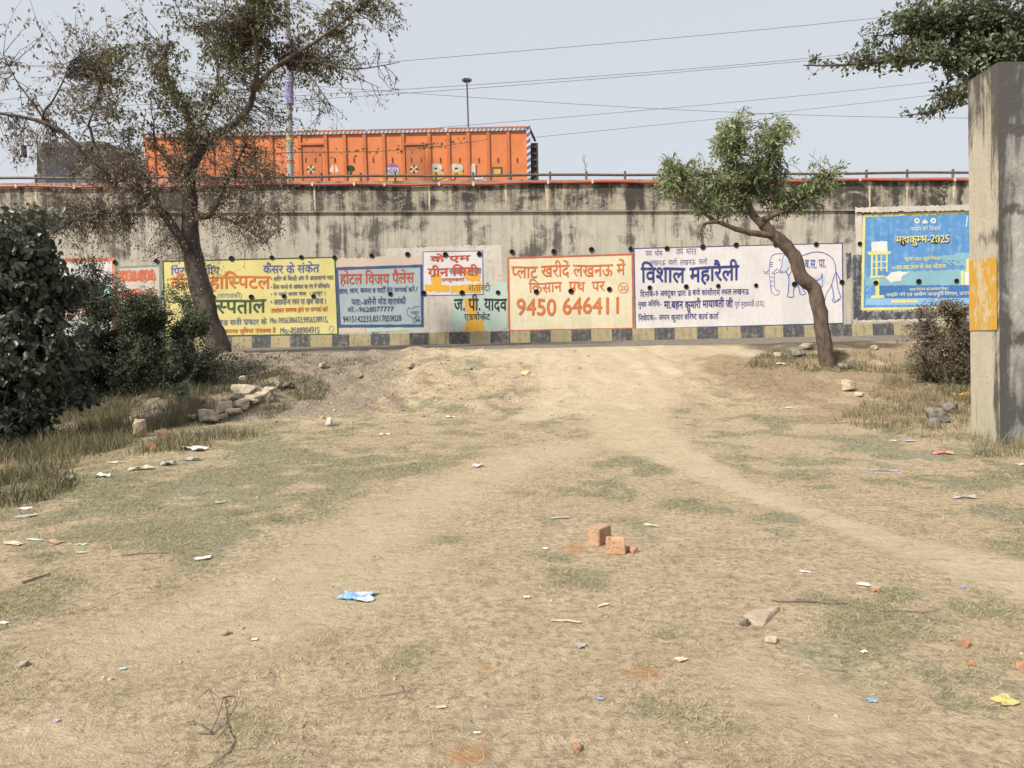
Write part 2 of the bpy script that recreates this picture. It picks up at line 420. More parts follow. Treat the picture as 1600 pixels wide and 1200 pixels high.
# kerb along the wall foot, painted black and yellow
edges = [395, 425, 455, 486, 520, 547, 580, 610, 640, 671, 702, 734, 766, 797, 828, 860, 892, 923, 955, 987, 1021, 1053, 1087, 1120, 1155, 1192, 1221, 1254, 1294, 1328, 1360, 1393, 1427, 1460]
xe = [W(p, 515)[0] for p in edges]
while xe[0] > -16: xe.insert(0, xe[0] - .53)
while xe[-1] < 18: xe.append(xe[-1] + .57)
first_black = xe.index(W(395, 515)[0]) % 2
mb = MB()
for i in range(len(xe) - 1):
    a, b = xe[i], xe[i + 1]; mi = 0 if i % 2 == first_black else 1
    sl = lambda x: z_kerb(x) - .004 * math.sin(x * 5)
    yt, yb = WY - .10, WY - .17                     # battered face
    mb.hexa([(a, yb, ROAD_Z - .1), (b, yb, ROAD_Z - .1), (b, WY - .004, ROAD_Z - .1), (a, WY - .004, ROAD_Z - .1),
             (a, yt, sl(a)), (b, yt, sl(b)), (b, WY - .004, sl(b)), (a, WY - .004, sl(a))], mi)
kerb = mb.build('kerb', [M['kerb_black'], M['kerb_yellow']])
tag(kerb, 'worn black and yellow painted kerb along the foot of the advert wall', 'kerb')

# handrail over the parapet, and the red pipe strapped to it
rail = empty('handrail', (0, WY + .15, z_top(0)), 'dark steel handrail on short posts along the top of the wall', 'handrail')
z_rail = zline((500, 274), (1450, 268.3))
for dz, r, nm in ((0, .034, 'top_rail'),):
    mb = MB(); mb.tube([(x_, WY + .15, z_rail(x_) + .012 * math.sin(x_ * 1.3)) for x_ in np.arange(xl, xr + .1, 1.0)], r, 8); mb.build(nm, M['steel_dark'], rail, True)
posts = [500, 562, 616, 680, 739, 797, 860, 917, 978, 1040, 1100, 1165, 1230, 1295, 1358, 1422, 1494, 440, 380, 320, 260, 195, 130, 50, -20, -90, 1560, 1630]
for px in posts:
    a = W(px, 275)[0]; mb = MB(); mb.tube([(a, WY + .15, z_top(a) - .03), (a, WY + .15, z_rail(a) + .09)], .032, 6); mb.build('post', M['steel_dark'], rail)
pipe = empty('service_pipe', (0, WY - .1, z_top(0) - .09), 'thin red plastic pipe clipped along the top edge of the wall', 'pipe')
z_pipe = zline((600, 289), (1450, 282.8))
mb = MB(); mb.tube([(x_, WY - .115, z_pipe(x_) + .02 * math.sin(x_ * .8) + .012 * math.sin(x_ * 2.9)) for x_ in np.arange(xl, xr + .1, .5)], .035, 8); mb.build('pipe_run', M['red_pipe'], pipe, True)
for px in (490, 555, 602, 687, 740, 856, 925, 1040, 1340, 1487, 30, 120):
    a = W(px, 285)[0]; zz = z_pipe(a) + .02 * math.sin(a * .8) + .012 * math.sin(a * 2.9)
    mb = MB(); mb.box((a - .025, WY - .158, zz - .043), (a + .025, WY - .07, zz + .043)); mb.build('pipe_clip', M['white_clip'], pipe)

# ------------------------------------------------------------------ lettering
# strings are in visual order; '~' turns the letter before it into its half form, '_' hangs a slanted ra, '^' sets a hooked ra on top
TXT = {}
def seg_mesh(s, off):
    k = (s, off)
    if k in TXT: return TXT[k]
    c = bpy.data.curves.new('lettering', 'FONT'); c.body = s; c.size = 1.0; c.resolution_u = 4; c.offset = off
    o = bpy.data.objects.new('lettering', c); col.objects.link(o)
    me = o.to_mesh(); bm = bmesh.new(); bm.from_mesh(me); o.to_mesh_clear()
    bpy.data.objects.remove(o); bpy.data.curves.remove(c)
    TXT[k] = bm; return bm
def compose(s, off):
    V, Fs = compose0(s)
    if off <= 0: return V, Fs
    VV = [V]; FF = list(Fs); b = len(V)                # a bolder hand: the stroke laid again a little to each side
    off = off * .62
    for k, (dx, dy) in enumerate(((off, 0), (-off, 0), (0, off), (0, -off), (off * .7, off * .7), (-off * .7, -off * .7))):
        q = V.copy(); q[:, 0] += dx; q[:, 1] += dy; q[:, 2] += 13 * (k + 1) + .5; VV.append(q); FF += [[i + b * (k + 1) for i in f] for f in Fs]
    return np.concatenate(VV), FF
def compose0(s, off=0.0):
    V = []; Fs = []; x0 = 0.0; cur = ''; lastx = 0
    parts = []; buf = ''
    for ch in s:
        if ch in '~_^': parts.append((buf, ch)); buf = ''
        else: buf += ch
    parts.append((buf, ''))
    for body, op in parts:
        if body.strip():
            bm = seg_mesh(body, off).copy()
            xs = [v.co.x for v in bm.verts]
            if not xs: continue
            lead = len(body) - len(body.lstrip()); mn, mx = min(xs), max(xs)
            shift = x0 + (.25 * lead) - mn - ({'ी': .26, 'ा': .07}.get(body[0], .02) if lead == 0 and x0 > 0 else 0)
            if op == '~':
                cut = mx - .20
                geom = bm.verts[:] + bm.edges[:] + bm.faces[:]
                bmesh.ops.bisect_plane(bm, geom=geom, plane_co=(cut, 0, 0), plane_no=(1, 0, 0), clear_outer=True)
                mx = cut + .02
            # overlapping strokes get their own thin coat so no two faces share a plane
            bm.verts.index_update(); seen = {}; lay = 0
            for v in bm.verts:
                if v.index in seen: continue
                st = [v]; seen[v.index] = lay
                while st:
                    a = st.pop()
                    for e in a.link_edges:
                        b = e.other_vert(a)
                        if b.index not in seen: seen[b.index] = lay; st.append(b)
                lay += 1
            b0 = len(V)
            for v in bm.verts: V.append((v.co.x + shift, v.co.y, (len(parts) + seen[v.index] % 7)))
            for f in bm.faces: Fs.append([b0 + v.index for v in f.verts])
            bm.free(); x0 = mx + shift
            tail = len(body) - len(body.rstrip()); x0 += .25 * tail
        def stroke(pts, wd, z):
            b0 = len(V)
            for i, (a, b) in enumerate(pts):
                p, q = pts[max(i - 1, 0)], pts[min(i + 1, len(pts) - 1)]; dx, dy = q[0] - p[0], q[1] - p[1]; L = math.hypot(dx, dy) or 1
                V.append((a - dy / L * wd, b + dx / L * wd, z)); V.append((a + dy / L * wd, b - dx / L * wd, z))
            for i in range(len(pts) - 1): Fs.append([b0 + 2 * i, b0 + 2 * i + 1, b0 + 2 * i + 3, b0 + 2 * i + 2])
        if op == '_': stroke([(x0 - .08, .2), (x0 - .36, .0)], .035 + off, 9)
        if op == '^': stroke([(x0 - .05, .62), (x0 - .13, .75), (x0 - .03, .84), (x0 + .07, .80)], .035 + off, 9)
    return np.array(V, float), Fs
def put_text(name, s, box, mat, parent, off=0.0, eps=.010, slope=None, wob=.012):
    """fits a line of writing into a pixel box of the photographed wall: x0, top, x1, bottom"""
    V, Fs = compose(s, off)
    x0, yt, x1, yb = box
    if slope is None: slope = -.023
    u = (V[:, 0] - V[:, 0].min()) / (np.ptp(V[:, 0])); v = (V[:, 1] - V[:, 1].min()) / np.ptp(V[:, 1])
    sd_ = random.uniform(0, 50); h = yb - yt; wd = x1 - x0
    u = u + wob * .25 * np.sin(v * 3 + u * wd / h * 2.5 + sd_) * h / wd
    v = v + wob * 2.2 * np.sin(u * wd / h * 1.7 + sd_) + wob * np.sin(u * wd / h * 4.1 + 2 * sd_)
    P = np.stack([W(x0 + a * wd, yb - b * h + slope * (a - .5) * wd, eps + .00008 * c) for a, b, c in zip(u, v, V[:, 2])])
    mb = MB(); mb.add(P, Fs); o = mb.build(name, mat, parent)
    return o
def quad_sheet(mb, c, off, mi=0, n=1, jag=0.0):
    """a coat of paint between four pixel corners, optionally with ragged edges"""
    if jag == 0:
        P = [W(a, b, off) for a, b in c]; mb.add(P, [(0, 1, 2, 3)], mi); return
    (a0, b0), (a1, b1), (a2, b2), (a3, b3) = c; k = max(4, int(math.hypot(a1 - a0, b1 - b0) / 2.5)); h = min(math.hypot(a3 - a0, b3 - b0), 40); P = []; jag = min(jag, h * .2)
    for i in range(k + 1):
        t = i / k; ja, jb = random.uniform(-jag, jag), random.uniform(-jag, jag)
        if random.random() < .12: ja *= 2; jb *= 2
        xa, ya, xb, yb = a0 + (a1 - a0) * t, b0 + (b1 - b0) * t + ja, a3 + (a2 - a3) * t, b3 + (b2 - b3) * t + jb
        for m_ in range(7):
            u = m_ / 6; sx_ = random.uniform(-jag, jag) * .8 if i in (0, k) else 0
            P.append(W(xa + (xb - xa) * u + sx_, ya + (yb - ya) * u, off))
    mb.add(P, [(i * 7 + m_, (i + 1) * 7 + m_, (i + 1) * 7 + m_ + 1, i * 7 + m_ + 1) for i in range(k) for m_ in range(6)], mi)
def line_px(mb, pts, w_px, off, mi=0, closed=False):
    pts = list(pts) + ([pts[0]] if closed else []); L = []
    for i, (a, b) in enumerate(pts):
        p, q = pts[max(i - 1, 0)], pts[min(i + 1, len(pts) - 1)]
        if closed and i in (0, len(pts) - 1): p, q = pts[-2], pts[1]
        dx, dy = q[0] - p[0], q[1] - p[1]; l = math.hypot(dx, dy) or 1
        ww = w_px * random.uniform(.42, .58)
        L.append(W(a - dy / l * ww, b + dx / l * ww, off)); L.append(W(a + dy / l * ww, b - dx / l * ww, off))
    mb.add(L, [(2 * i, 2 * i + 1, 2 * i + 3, 2 * i + 2) for i in range(len(pts) - 1)], mi)
def frame_px(mb, c, w_px, off):
    for i in range(4):
        (a, b), (d, e) = c[i], c[(i + 1) % 4]; n = max(2, int(math.hypot(d - a, e - b) / 12))
        ext = w_px * .5 / math.hypot(d - a, e - b); t0, t1 = (-ext, 1 + ext) if i % 2 == 0 else (ext, 1 - ext)
        line_px(mb, [(a + (d - a) * (t0 + (t1 - t0) * j / n), b + (e - b) * (t0 + (t1 - t0) * j / n)) for j in range(n + 1)], w_px, off + .0002 * i)
ADN = [0]
def advert(label, corners, fill, border=None, bw=2, jag=.5):
    ADN[0] += 1; mb = MB(); quad_sheet(mb, corners, (.0045 if jag != 1.5 else .0028) + .00022 * ADN[0], 0, jag=jag)
    o = mb.build('painted_advert', fill, wall); o['label'] = label
    if border:
        mb = MB(); frame_px(mb, corners, bw, .0085); mb.build('border', border, o)
    return o

PB = (.55, .52, .46)
m_white = paint('white_coat', (.64, .61, .60), (.50, .47, .43), .55, 2)
m_wash = paint('whitewash', (.56, .52, .46), (.36, .32, .26), .8, 2)
m_yel = paint('yellow_coat', (.63, .56, .22), (.57, .52, .32), .8, 2)
m_cream = paint('cream_coat', (.67, .60, .40), (.66, .62, .55), .9, 1.4)
m_hotel = paint('pale_blue_coat', (.33, .40, .42), (.42, .44, .42), .5, 2)
m_mint = paint('mint_coat', (.42, .55, .48), (.5, .47, .4), .9, 1.6)
m_peach = paint('peach_coat', (.56, .45, .37), (.5, .46, .4), .7, 2)
m_navy = paint('navy_paint', (.055, .085, .19), (.2, .23, .28), .38)
m_blue = paint('blue_lettering', (.10, .13, .38), (.45, .43, .4), .38)
m_inkblue = paint('ink_blue_lettering', (.035, .045, .19), (.3, .3, .38), .38)
m_red = paint('red_lettering', (.48, .085, .05), (.5, .3, .22), .38)
m_orange = paint('orange_red_lettering', (.58, .16, .055), (.6, .38, .2), .38)
m_brick = paint('brick_red_border', (.47, .12, .06), (.5, .32, .2), .5)
m_green = paint('dark_green_lettering', (.045, .10, .05), (.3, .3, .12), .38)
m_black = paint('black_lettering', (.035, .035, .045), (.3, .3, .28), .38)
m_amber = paint('amber_patch', (.66, .36, .045), (.62, .48, .22), .6, 2)
m_purple = paint('purple_smudge', (.2, .19, .24), (.4, .37, .36), .6)
m_maroon = paint('maroon_lettering', (.35, .10, .10), (.5, .35, .32), .2)
m_teal = paint('teal_lettering', (.10, .34, .33), (.4, .5, .48), .5)
m_cyan = paint('cyan_patch', (.33, .55, .58), (.5, .55, .55), .5)
m_teal_frame = paint('grey_green_frame', (.2, .27, .24), (.35, .36, .32), .6)
m_redsmear = paint('red_smear', (.50, .13, .07), (.55, .42, .33), .8, 3)
m_thinblue = paint('thin_blue_lettering', (.15, .17, .28), (.5, .46, .22), .38)
m_poster = paint('poster_blue', (.10, .26, .52), (.22, .39, .58), .9, 1.6)
m_pyel = paint('poster_yellow', (.66, .62, .25), (.55, .55, .35), .5)
m_pwhite = paint('poster_white', (.68, .68, .62), (.5, .56, .6), .5)
m_pband = paint('poster_dark_blue', (.06, .17, .38), (.12, .26, .45), .6)
m_plight = paint('poster_light_blue', (.26, .45, .68), (.3, .5, .65), .6)
m_pteal = paint('poster_teal', (.24, .43, .47), (.18, .37, .56), .9, 2)
m_pdark = paint('poster_shadow_lettering', (.08, .09, .09), (.1, .2, .3), .4)
m_brush = paint('black_brush_paint', (.075, .075, .085), (.36, .36, .37), 1.0, 1.6)

# leftmost white panel
a = advert('white panel with thick red edge half hidden by the left bushes', [(-90, 411), (178, 405), (180, 527), (-90, 533)], m_white, m_redsmear, 6)
put_text('lettering', 'रेम', (58, 428, 116, 458), m_black, a, .03)
mb = MB(); quad_sheet(mb, [(45, 434), (108, 432), (112, 450), (42, 450)], .0078, jag=2); mb.build('smudge', m_purple, a)
put_text('lettering', 'वनिज अस~पेताल', (28, 479, 146, 499), m_maroon, a, .01)
put_text('lettering', 'फो िसटी', (95, 464, 128, 476), m_teal, a)
put_text('lettering', 'संपक^ सेव', (70, 501, 130, 514), m_teal, a)
mb = MB(); P = [(165 + 13 * math.cos(t), 460 + 17 * math.sin(t)) for t in np.linspace(0, 6.28, 17)[:-1]]
mb.add([W(p, q, .0079) for p, q in P], [tuple(range(16))]); mb.build('cyan_disc', m_cyan, a)
# red smeared panel
a = advert('small pale panel smeared with red bands, grey green frame', [(184, 418), (250, 415), (252, 525), (184, 527)], m_wash, m_teal_frame, 3)
mb = MB(); quad_sheet(mb, [(184, 423), (240, 421), (245, 438), (184, 442)], .0075, jag=1.6); quad_sheet(mb, [(184, 453), (243, 452), (246, 472), (186, 468)], .0075, jag=2)
mb.build('red_band', m_redsmear, a)
# yellow hospital panel
a = advert('yellow panel for a cancer hospital with red, blue and green lettering', [(255, 408.5), (523, 402), (528, 522), (258, 526)], m_yel, m_green, 2)
put_text('lettering', 'िपरच भागीय', (267, 413, 343, 429), m_blue, a, .01)
put_text('lettering', 'कैंसर हािस~पटल', (266, 424, 423, 456), m_orange, a, .03)
put_text('lettering', 'सफेदा', (288, 457, 322, 468), m_thinblue, a); put_text('lettering', '(वारावंकी)', (340, 456, 378, 468), m_thinblue, a)
put_text('lettering', 'अस~पताल', (316, 468, 416, 490), m_green, a, .03)
mb = MB(); line_px(mb, [(262, 472), (300, 471.3), (360, 470.4), (416, 469.5)], 1.8, .012); mb.build('rule', m_green, a)
put_text('lettering', 'इलाज सती प_कार के', (330, 496, 417, 509), m_thinblue, a, .012)
put_text('lettering', 'जनरल सुिवधा उपलब~ध है', (350, 511, 431, 523), m_orange, a, .01)
put_text('lettering', 'कैंसर के संकेत', (411, 409, 499, 427), m_blue, a, .02)
for s_t, y0, y1, x1, mm in (('• शरीर के िकसी अंग में असामान~य गाठ', 429, 438, 521, m_thinblue), ('• ितल मस~से के आकार या रंग में पिरवत^न', 442, 451, 515, m_thinblue),
                        ('• न भरने वाला घाव  । नासूर ।', 454, 464, 508, m_thinblue), ('• असामान~य रक~त या स_ाव आना ।', 467, 476, 509, m_thinblue),
                        ('उपरोक~त लक~षण होने पर सम~पक^ करें', 478, 489, 512, m_orange)):
    put_text('lettering', s_t, (423, y0, x1, y1), mm, a, .006)
put_text('lettering', 'Mo:-9956386653,9956538915,', (422, 495, 512, 505.5), m_thinblue, a, .005)
put_text('lettering', 'Mo:-8588904915', (438, 511, 499, 521), m_thinblue, a, .01)
mb = MB(); line_px(mb, [(518 + 3.5 * math.cos(t), 514 + 5 * math.sin(t)) for t in np.linspace(0, 6.28, 13)[:-1]], .8, .011, closed=True); mb.build('number_circle', m_thinblue, a)
# wash around the middle panels
a0 = advert('ragged whitewash patch between the blue and the cream panels', [(600, 388), (783, 382), (787, 517), (640, 519)], m_wash, jag=1.5)
mb = MB(); quad_sheet(mb, [(526, 404), (662, 399), (661, 414), (526, 419)], .0040, jag=1.2); quad_sheet(mb, [(530, 512), (571, 512), (571, 520), (530, 521)], .0041, jag=.8); mb.build('peach_strip', m_peach, a0)
mb = MB(); quad_sheet(mb, [(572, 512), (662, 511), (662, 515), (572, 519)], .0042, jag=.4); quad_sheet(mb, [(705, 458), (792, 440), (794, 513), (705, 515)], .0043, jag=2.5); mb.build('mint_strip', m_mint, a0)
# hotel panel
HC = [(526, 420), (659, 415.5), (660, 509), (530.5, 509.5)]
a = advert('pale blue hotel panel with thick navy border and red heading', HC, m_hotel, m_navy, 4.4)
put_text('lettering', 'होटल िवजय पैलेस', (531, 421, 647, 447), m_red, a, .025)
put_text('lettering', 'हाल, लान, कमरा व पाटी^ हेतु सम~पक^ करें ⁄', (530, 447, 653, 460), m_navy, a, .008)
put_text('lettering', 'पता:-असैनी मोड वारावंकी', (549, 463, 634, 476), m_navy, a, .008)
put_text('lettering', 'मो.:-9628077777', (543, 477, 615, 487), m_navy, a, .005)
put_text('lettering', '9415142233,8317059028', (536, 493, 627, 504), m_navy, a, .005)
put_text('lettering', '34', (648, 496.5, 656, 503.5), m_navy, a, .02); put_text('lettering', 'अंकुर', (641, 485, 655, 493), m_navy, a)
mb = MB(); line_px(mb, [(645, 497), (637, 492), (635.5, 486), (639, 480.5), (643, 482.5), (649, 479), (656, 479)], .9, .0105)
line_px(mb, [(647, 507), (645, 500), (649, 495), (656, 494.5)], .9, .0107); mb.build('cloud_outline', m_navy, a)
# blue framed panel with amber patches
a = advert('faded white panel in a thin blue frame with amber patches and red lettering', [(661, 393.5), (754, 392), (755, 460), (661, 462)], m_white, m_blue, 1.4)
mb = MB()
quad_sheet(mb, [(673, 429), (689, 429), (690, 446), (674, 446)], .0078, jag=1.2); quad_sheet(mb, [(664, 444), (703, 446), (703, 456), (663, 456)], .0080, jag=1)
quad_sheet(mb, [(727, 421), (751, 421), (751, 439), (728, 439)], .0078, jag=1.2); quad_sheet(mb, [(705, 447), (752, 442), (752, 458), (705, 458)], .0082, jag=1)
mb.build('amber_patch', m_amber, a)
mb = MB(); quad_sheet(mb, [(702, 420), (725, 417), (724, 428), (703, 429)], .0084, jag=2); quad_sheet(mb, [(733, 420), (752, 417), (752, 428), (735, 428)], .0084, jag=2); mb.build('smudge', m_purple, a)
put_text('lettering', 'के एम', (672, 396, 735, 411), m_red, a, .04)
put_text('lettering', 'ग_ीन िसटी', (668, 413, 748, 432), m_red, a, .04)
put_text('lettering', 'प_स~तुतकता^', (690, 433, 726, 441), m_red, a, .01)
# advocate lettering
a = advert('mint and amber patch with a black painted advocate name', [(706, 466), (790, 464), (792, 512), (708, 514)], m_mint, jag=2)
mb = MB(); quad_sheet(mb, [(725, 465), (746, 464), (744, 486), (727, 488)], .0078, jag=1.5); quad_sheet(mb, [(728, 503), (755, 500), (757, 517), (727, 518)], .0078, jag=1.5); quad_sheet(mb, [(731, 486), (745, 486), (748, 504), (733, 504)], .0080, jag=1.5)
mb.build('amber_patch', m_amber, a)
put_text('lettering', 'शताब~दी', (732, 442, 766, 456), m_green, a, .0)
put_text('lettering', 'ज. पी. यादव', (709, 459, 792, 487), m_black, a, .03)
put_text('lettering', 'एडवोकेट', (725, 487, 766, 502), m_black, a, .005)
# cream plot advert
a = advert('cream panel with red border and a large orange telephone number', [(794, 403.5), (988, 397.5), (989.5, 513.5), (796, 517)], m_cream, m_brick, 3)
put_text('lettering', 'प~लाट खरीदें लखनऊ में', (799, 406.5, 977, 434), m_orange, a, .018)
put_text('lettering', 'िकसान  पथ  पर', (826, 434, 945, 456), m_orange, a, .015)
put_text('lettering', '9450 646411', (807, 465, 967, 492), m_orange, a, .03)
mb = MB(); line_px(mb, [(974 + 8 * math.cos(t), 450 + 8 * math.sin(t)) for t in np.linspace(0, 6.28, 21)[:-1]], 1, .011, closed=True); mb.build('number_circle', m_orange, a)
put_text('lettering', '20', (969, 446, 980, 454), m_orange, a, .0)
# white rally panel with elephant
a = advert('long white rally panel with dark blue lettering and a line drawn elephant', [(990.5, 388.5), (1316, 380), (1317, 505), (993, 514)], m_white, m_inkblue, 1.5)
for s_t, bx, o_ in (('जय  भीम', (1008, 389, 1035, 400), 0), ('जय  भारत', (1056, 388.5, 1088, 398), 0), ('लखनऊ  चलो  लखनऊ  चलो', (1015, 403, 1105, 414), 0),
                   ('िवशाल महारैली', (1001, 407, 1155, 446), .035), ('िदनांक-9 अक~टूबर प_ातः 8 बजे कांशीराम स~थल लखनऊ', (1000, 450, 1170, 465), .005),
                   ('मुख~य अितिथ:-', (997, 468, 1033, 482), .005), ('मा.बहन कुमारी मायावती जी', (1037, 465, 1145, 486), .035), ('पूव^ मुख~यमंत_ी (उ.प_.)', (1148, 468, 1194, 482), 0),
                   ('िनवेदक:- अमन कुमार विरष~ट काय^ कता^', (997, 488, 1123, 503), .006)):
    put_text('lettering', s_t, bx, m_inkblue, a, o_)
put_text('lettering', 'ब.स. पा.', (1257, 405.5, 1290, 419), m_blue, a, .02)
E8 = lambda pts: [(1180 + u / 8, 370 + v / 8) for u, v in pts]
EL = [[(530, 238), (600, 232), (660, 210), (720, 192), (780, 188), (850, 200), (920, 232), (970, 275), (1000, 350), (1005, 430), (1030, 640), (1070, 760)],
      [(1005, 430), (1040, 500), (1075, 570)], [(370, 215), (310, 208), (250, 215), (205, 240), (185, 290), (178, 350), (172, 430), (180, 520), (190, 620), (205, 700), (240, 728), (290, 725), (308, 690), (302, 675), (265, 670), (240, 630), (235, 540), (238, 470)],
      [(385, 215), (350, 240), (335, 300), (330, 370), (310, 420), (305, 450), (340, 452), (385, 430), (430, 375)], [(345, 425), (310, 445)],
      [(175, 410), (140, 445), (98, 432), (120, 460), (165, 460)], [(300, 430), (265, 400), (230, 440), (200, 455), (240, 460), (290, 440)],
      [(290, 290), (303, 283), (313, 292), (300, 298)], [(380, 430), (415, 490), (420, 560), (412, 700), (395, 745), (440, 758), (480, 745), (475, 690), (490, 600)],
      [(450, 430), (425, 470), (415, 490)], [(520, 560), (545, 640), (560, 720), (600, 725), (630, 700), (600, 670), (575, 600)],
      [(740, 545), (790, 540), (825, 510), (835, 460)], [(835, 460), (838, 560), (830, 640)], [(955, 590), (940, 630), (900, 690), (875, 745), (870, 790), (840, 795)],
      [(950, 590), (970, 690), (980, 760), (960, 800), (985, 820), (1030, 800), (1065, 770)], [(1000, 450), (975, 520), (955, 590)], [(985, 795), (1000, 785), (1010, 795)], [(1025, 785), (1040, 775), (1050, 785)],
      [(185, 320), (222, 318)], [(180, 345), (218, 345)], [(178, 370), (215, 372)], [(192, 500), (215, 503)], [(190, 555), (214, 556)], [(196, 615), (216, 610)]]
mb = MB()
for i, pl in enumerate(EL): line_px(mb, E8(pl), 1.5 if i < 2 or i in (8, 10, 11, 14) else 1.0, .011 + .0002 * i)
mb.build('elephant_drawing', m_blue, a)
m_eshade = paint('pale_blue_shading', (.47, .53, .63), (.62, .60, .60), .9, 4)
mb = MB()
for k, q in enumerate([[(340, 290), (420, 230), (430, 360), (350, 430)], [(525, 580), (560, 580), (590, 700), (555, 710)], [(830, 480), (880, 480), (860, 620), (835, 640)], [(720, 500), (825, 470), (815, 515), (750, 540)], [(955, 600), (985, 600), (995, 760), (980, 770)], [(420, 480), (445, 470), (435, 700), (418, 700)]]):
    quad_sheet(mb, E8(q), .0078 + .0002 * k, jag=.5)
mb.build('shading', m_eshade, a)
# black brush strokes beside the poster, then the poster
a = advert('black and grey brush strokes left of and below the blue poster', [(1331, 398), (1346, 398), (1347, 489), (1333, 500)], m_brush, jag=1.5)
mb = MB(); quad_sheet(mb, [(1322, 396), (1330, 394), (1330, 432), (1324, 437)], .0055, jag=1.2); quad_sheet(mb, [(1338, 487), (1465, 486), (1470, 496), (1340, 501)], .0062, jag=1.5); mb.build('brush_stroke', m_brush, a)
mb = MB(); quad_sheet(mb, [(1334, 325), (1540, 319), (1540, 329), (1334, 332.5)], .068, jag=1); quad_sheet(mb, [(1336, 333), (1347, 333), (1346, 398), (1338, 398)], .0058, jag=.8); quad_sheet(mb, [(1340, 501), (1470, 497), (1470, 501), (1342, 504)], .0058, jag=.8); mb.build('whitewash_edge', m_wash, a)
a = advert('large blue poster painting with yellow edge showing a water tower', [(1350, 337), (1537, 331), (1537, 480), (1347, 483)], m_poster, m_pyel, 4, jag=0)
K8 = lambda pts: [(1330 + u / 6.667, 320 + v / 6.667) for u, v in pts]
def kx(name, quads, m, off=.0078, jag=.3):
    mb = MB()
    for i, q in enumerate(quads): quad_sheet(mb, K8(q), off + .0002 * i, jag=jag)
    return mb.build(name, m, a)
kx('river_scene', [[(480, 700), (1380, 665), (1380, 838), (300, 838)], [(150, 765), (520, 720), (520, 838), (150, 838)]], m_pteal, .0072, 1.2)
kx('far_bank', [[(860, 540), (1380, 480), (1380, 580), (900, 575)], [(960, 590), (1380, 580), (1380, 640), (1040, 632)], [(440, 640), (640, 655), (640, 672), (400, 668)]], m_pteal, .0078, 1.6)
kx('dark_band', [[(285, 842), (1380, 838), (1380, 968), (285, 972)]], m_pband, .0082, 0)
kx('light_band', [[(150, 975), (1380, 970), (1380, 1040), (150, 1045)]], m_plight, .0082, 0)
kx('caption_band', [[(415, 990), (690, 988), (690, 1018), (415, 1020)]], m_pyel, .0088, .5)
kx('water_tank', [[(208, 385), (375, 378), (378, 485), (212, 490)], [(430, 700), (520, 690), (520, 790), (415, 800)], [(360, 760), (420, 700), (600, 700), (415, 815)], [(1180, 700), (1225, 690), (1225, 835), (1180, 835)]], m_pwhite, .0086, .4)
kx('tower_frame', [[(160, 490), (420, 485), (400, 515), (185, 522)], [(205, 522), (225, 522), (222, 745), (202, 745)], [(252, 520), (272, 520), (272, 745), (252, 745)], [(303, 520), (316, 520), (316, 690), (303, 690)], [(362, 518), (378, 518), (376, 700), (362, 700)], [(205, 590), (378, 585), (378, 596), (205, 602)], [(205, 655), (378, 650), (378, 662), (205, 668)],
                  [(190, 745), (290, 735), (400, 745), (200, 765)], [(1140, 690), (1170, 685), (1170, 835), (1140, 835)], [(1195, 565), (1240, 560), (1240, 690), (1195, 700)]], m_pyel, .0090, .3)
kx('water_tap', [[(205, 945), (340, 940), (345, 970), (200, 974)], [(252, 840), (290, 840), (290, 945), (252, 945)], [(225, 790), (285, 770), (290, 840), (252, 840)]], m_pyel, .0110, .2)
kx('white_runs', [[(1205, 122), (1213, 122), (1200, 230), (1188, 232)]], m_pwhite, .0088, .2)
mb = MB()
for cx, cy, r in ((1432.5, 345, 4.4), (1458, 345, 4.4)):
    line_px(mb, [(cx + r * .72 * math.cos(t), cy + r * .72 * math.sin(t)) for t in np.linspace(0, 6.28, 15)[:-1]], 2.4, .0095, closed=True)
mb.add([W(p, q, .0096) for p, q in ((1441, 349.5), (1449.5, 349), (1449, 345.5), (1446.5, 344.5), (1445, 341.5), (1443.5, 344.5), (1441, 345.5))], [tuple(range(7))])
mb.build('emblem', m_pwhite, a)
put_text('lettering', 'नमािम गंगे िवभाग', (1422, 352, 1469, 360.5), m_pwhite, a, .0)
put_text('lettering', 'महाकुम~भ-2025', (1400, 369, 1484, 385.5), m_pdark, a, .04, eps=.0085)
put_text('lettering', 'महाकुम~भ-2025', (1399, 367.5, 1482.5, 384), m_pyel, a, .025, eps=.016)
put_text('lettering', 'शुद~ध जल सुरिक~षत', (1413, 400, 1467, 409), m_pyel, a, .04)
put_text('lettering', 'हर घर जल से नल योजना', (1401, 411.5, 1478, 421.5), m_pyel, a, .05)
put_text('lettering', 'राज~य पेयजल एवं स~वच~छता िमशन', (1421, 448, 1481, 455), m_pwhite, a, .015)
put_text('lettering', 'नमािम गंगे एवं ग_ामीण जलापूित^ िवभाग, उत~तर प_देश', (1384, 455, 1531, 464), m_pwhite, a, .02)

# ------------------------------------------------------------------ flyover deck, truck, poles and cables behind
DECK_Z = 4.45
mb = MB(); strip(mb, xl, xr, lambda x: -.2, lambda x: DECK_Z - .017 * x, WY + .46, WY + 14); deck = mb.build('flyover_deck', M['asphalt']); tag(deck, kind='structure')
TY = 24.0
T = lambda px, py, dy=0: at(px, py, TY + dy)
ob = simple('orange_truck_paint', (.58, .185, .065), (.49, .155, .06), 2.2, .5, .35, 0, .4, .7)
od = simple('orange_rib_paint', (.48, .15, .055), (.40, .125, .05), 3, .5, .35)
m_tw = simple('truck_white_paint', (.60, .55, .48), (.45, .4, .34), 6); m_tb = simple('truck_blue_paint', (.06, .10, .30), (.1, .13, .28), 6)
m_tdark = simple('truck_dark_frame', (.055, .05, .047), (.1, .085, .07), 4); m_tyl = simple('truck_yellow_paint', (.62, .38, .06), (.5, .3, .06), 6)
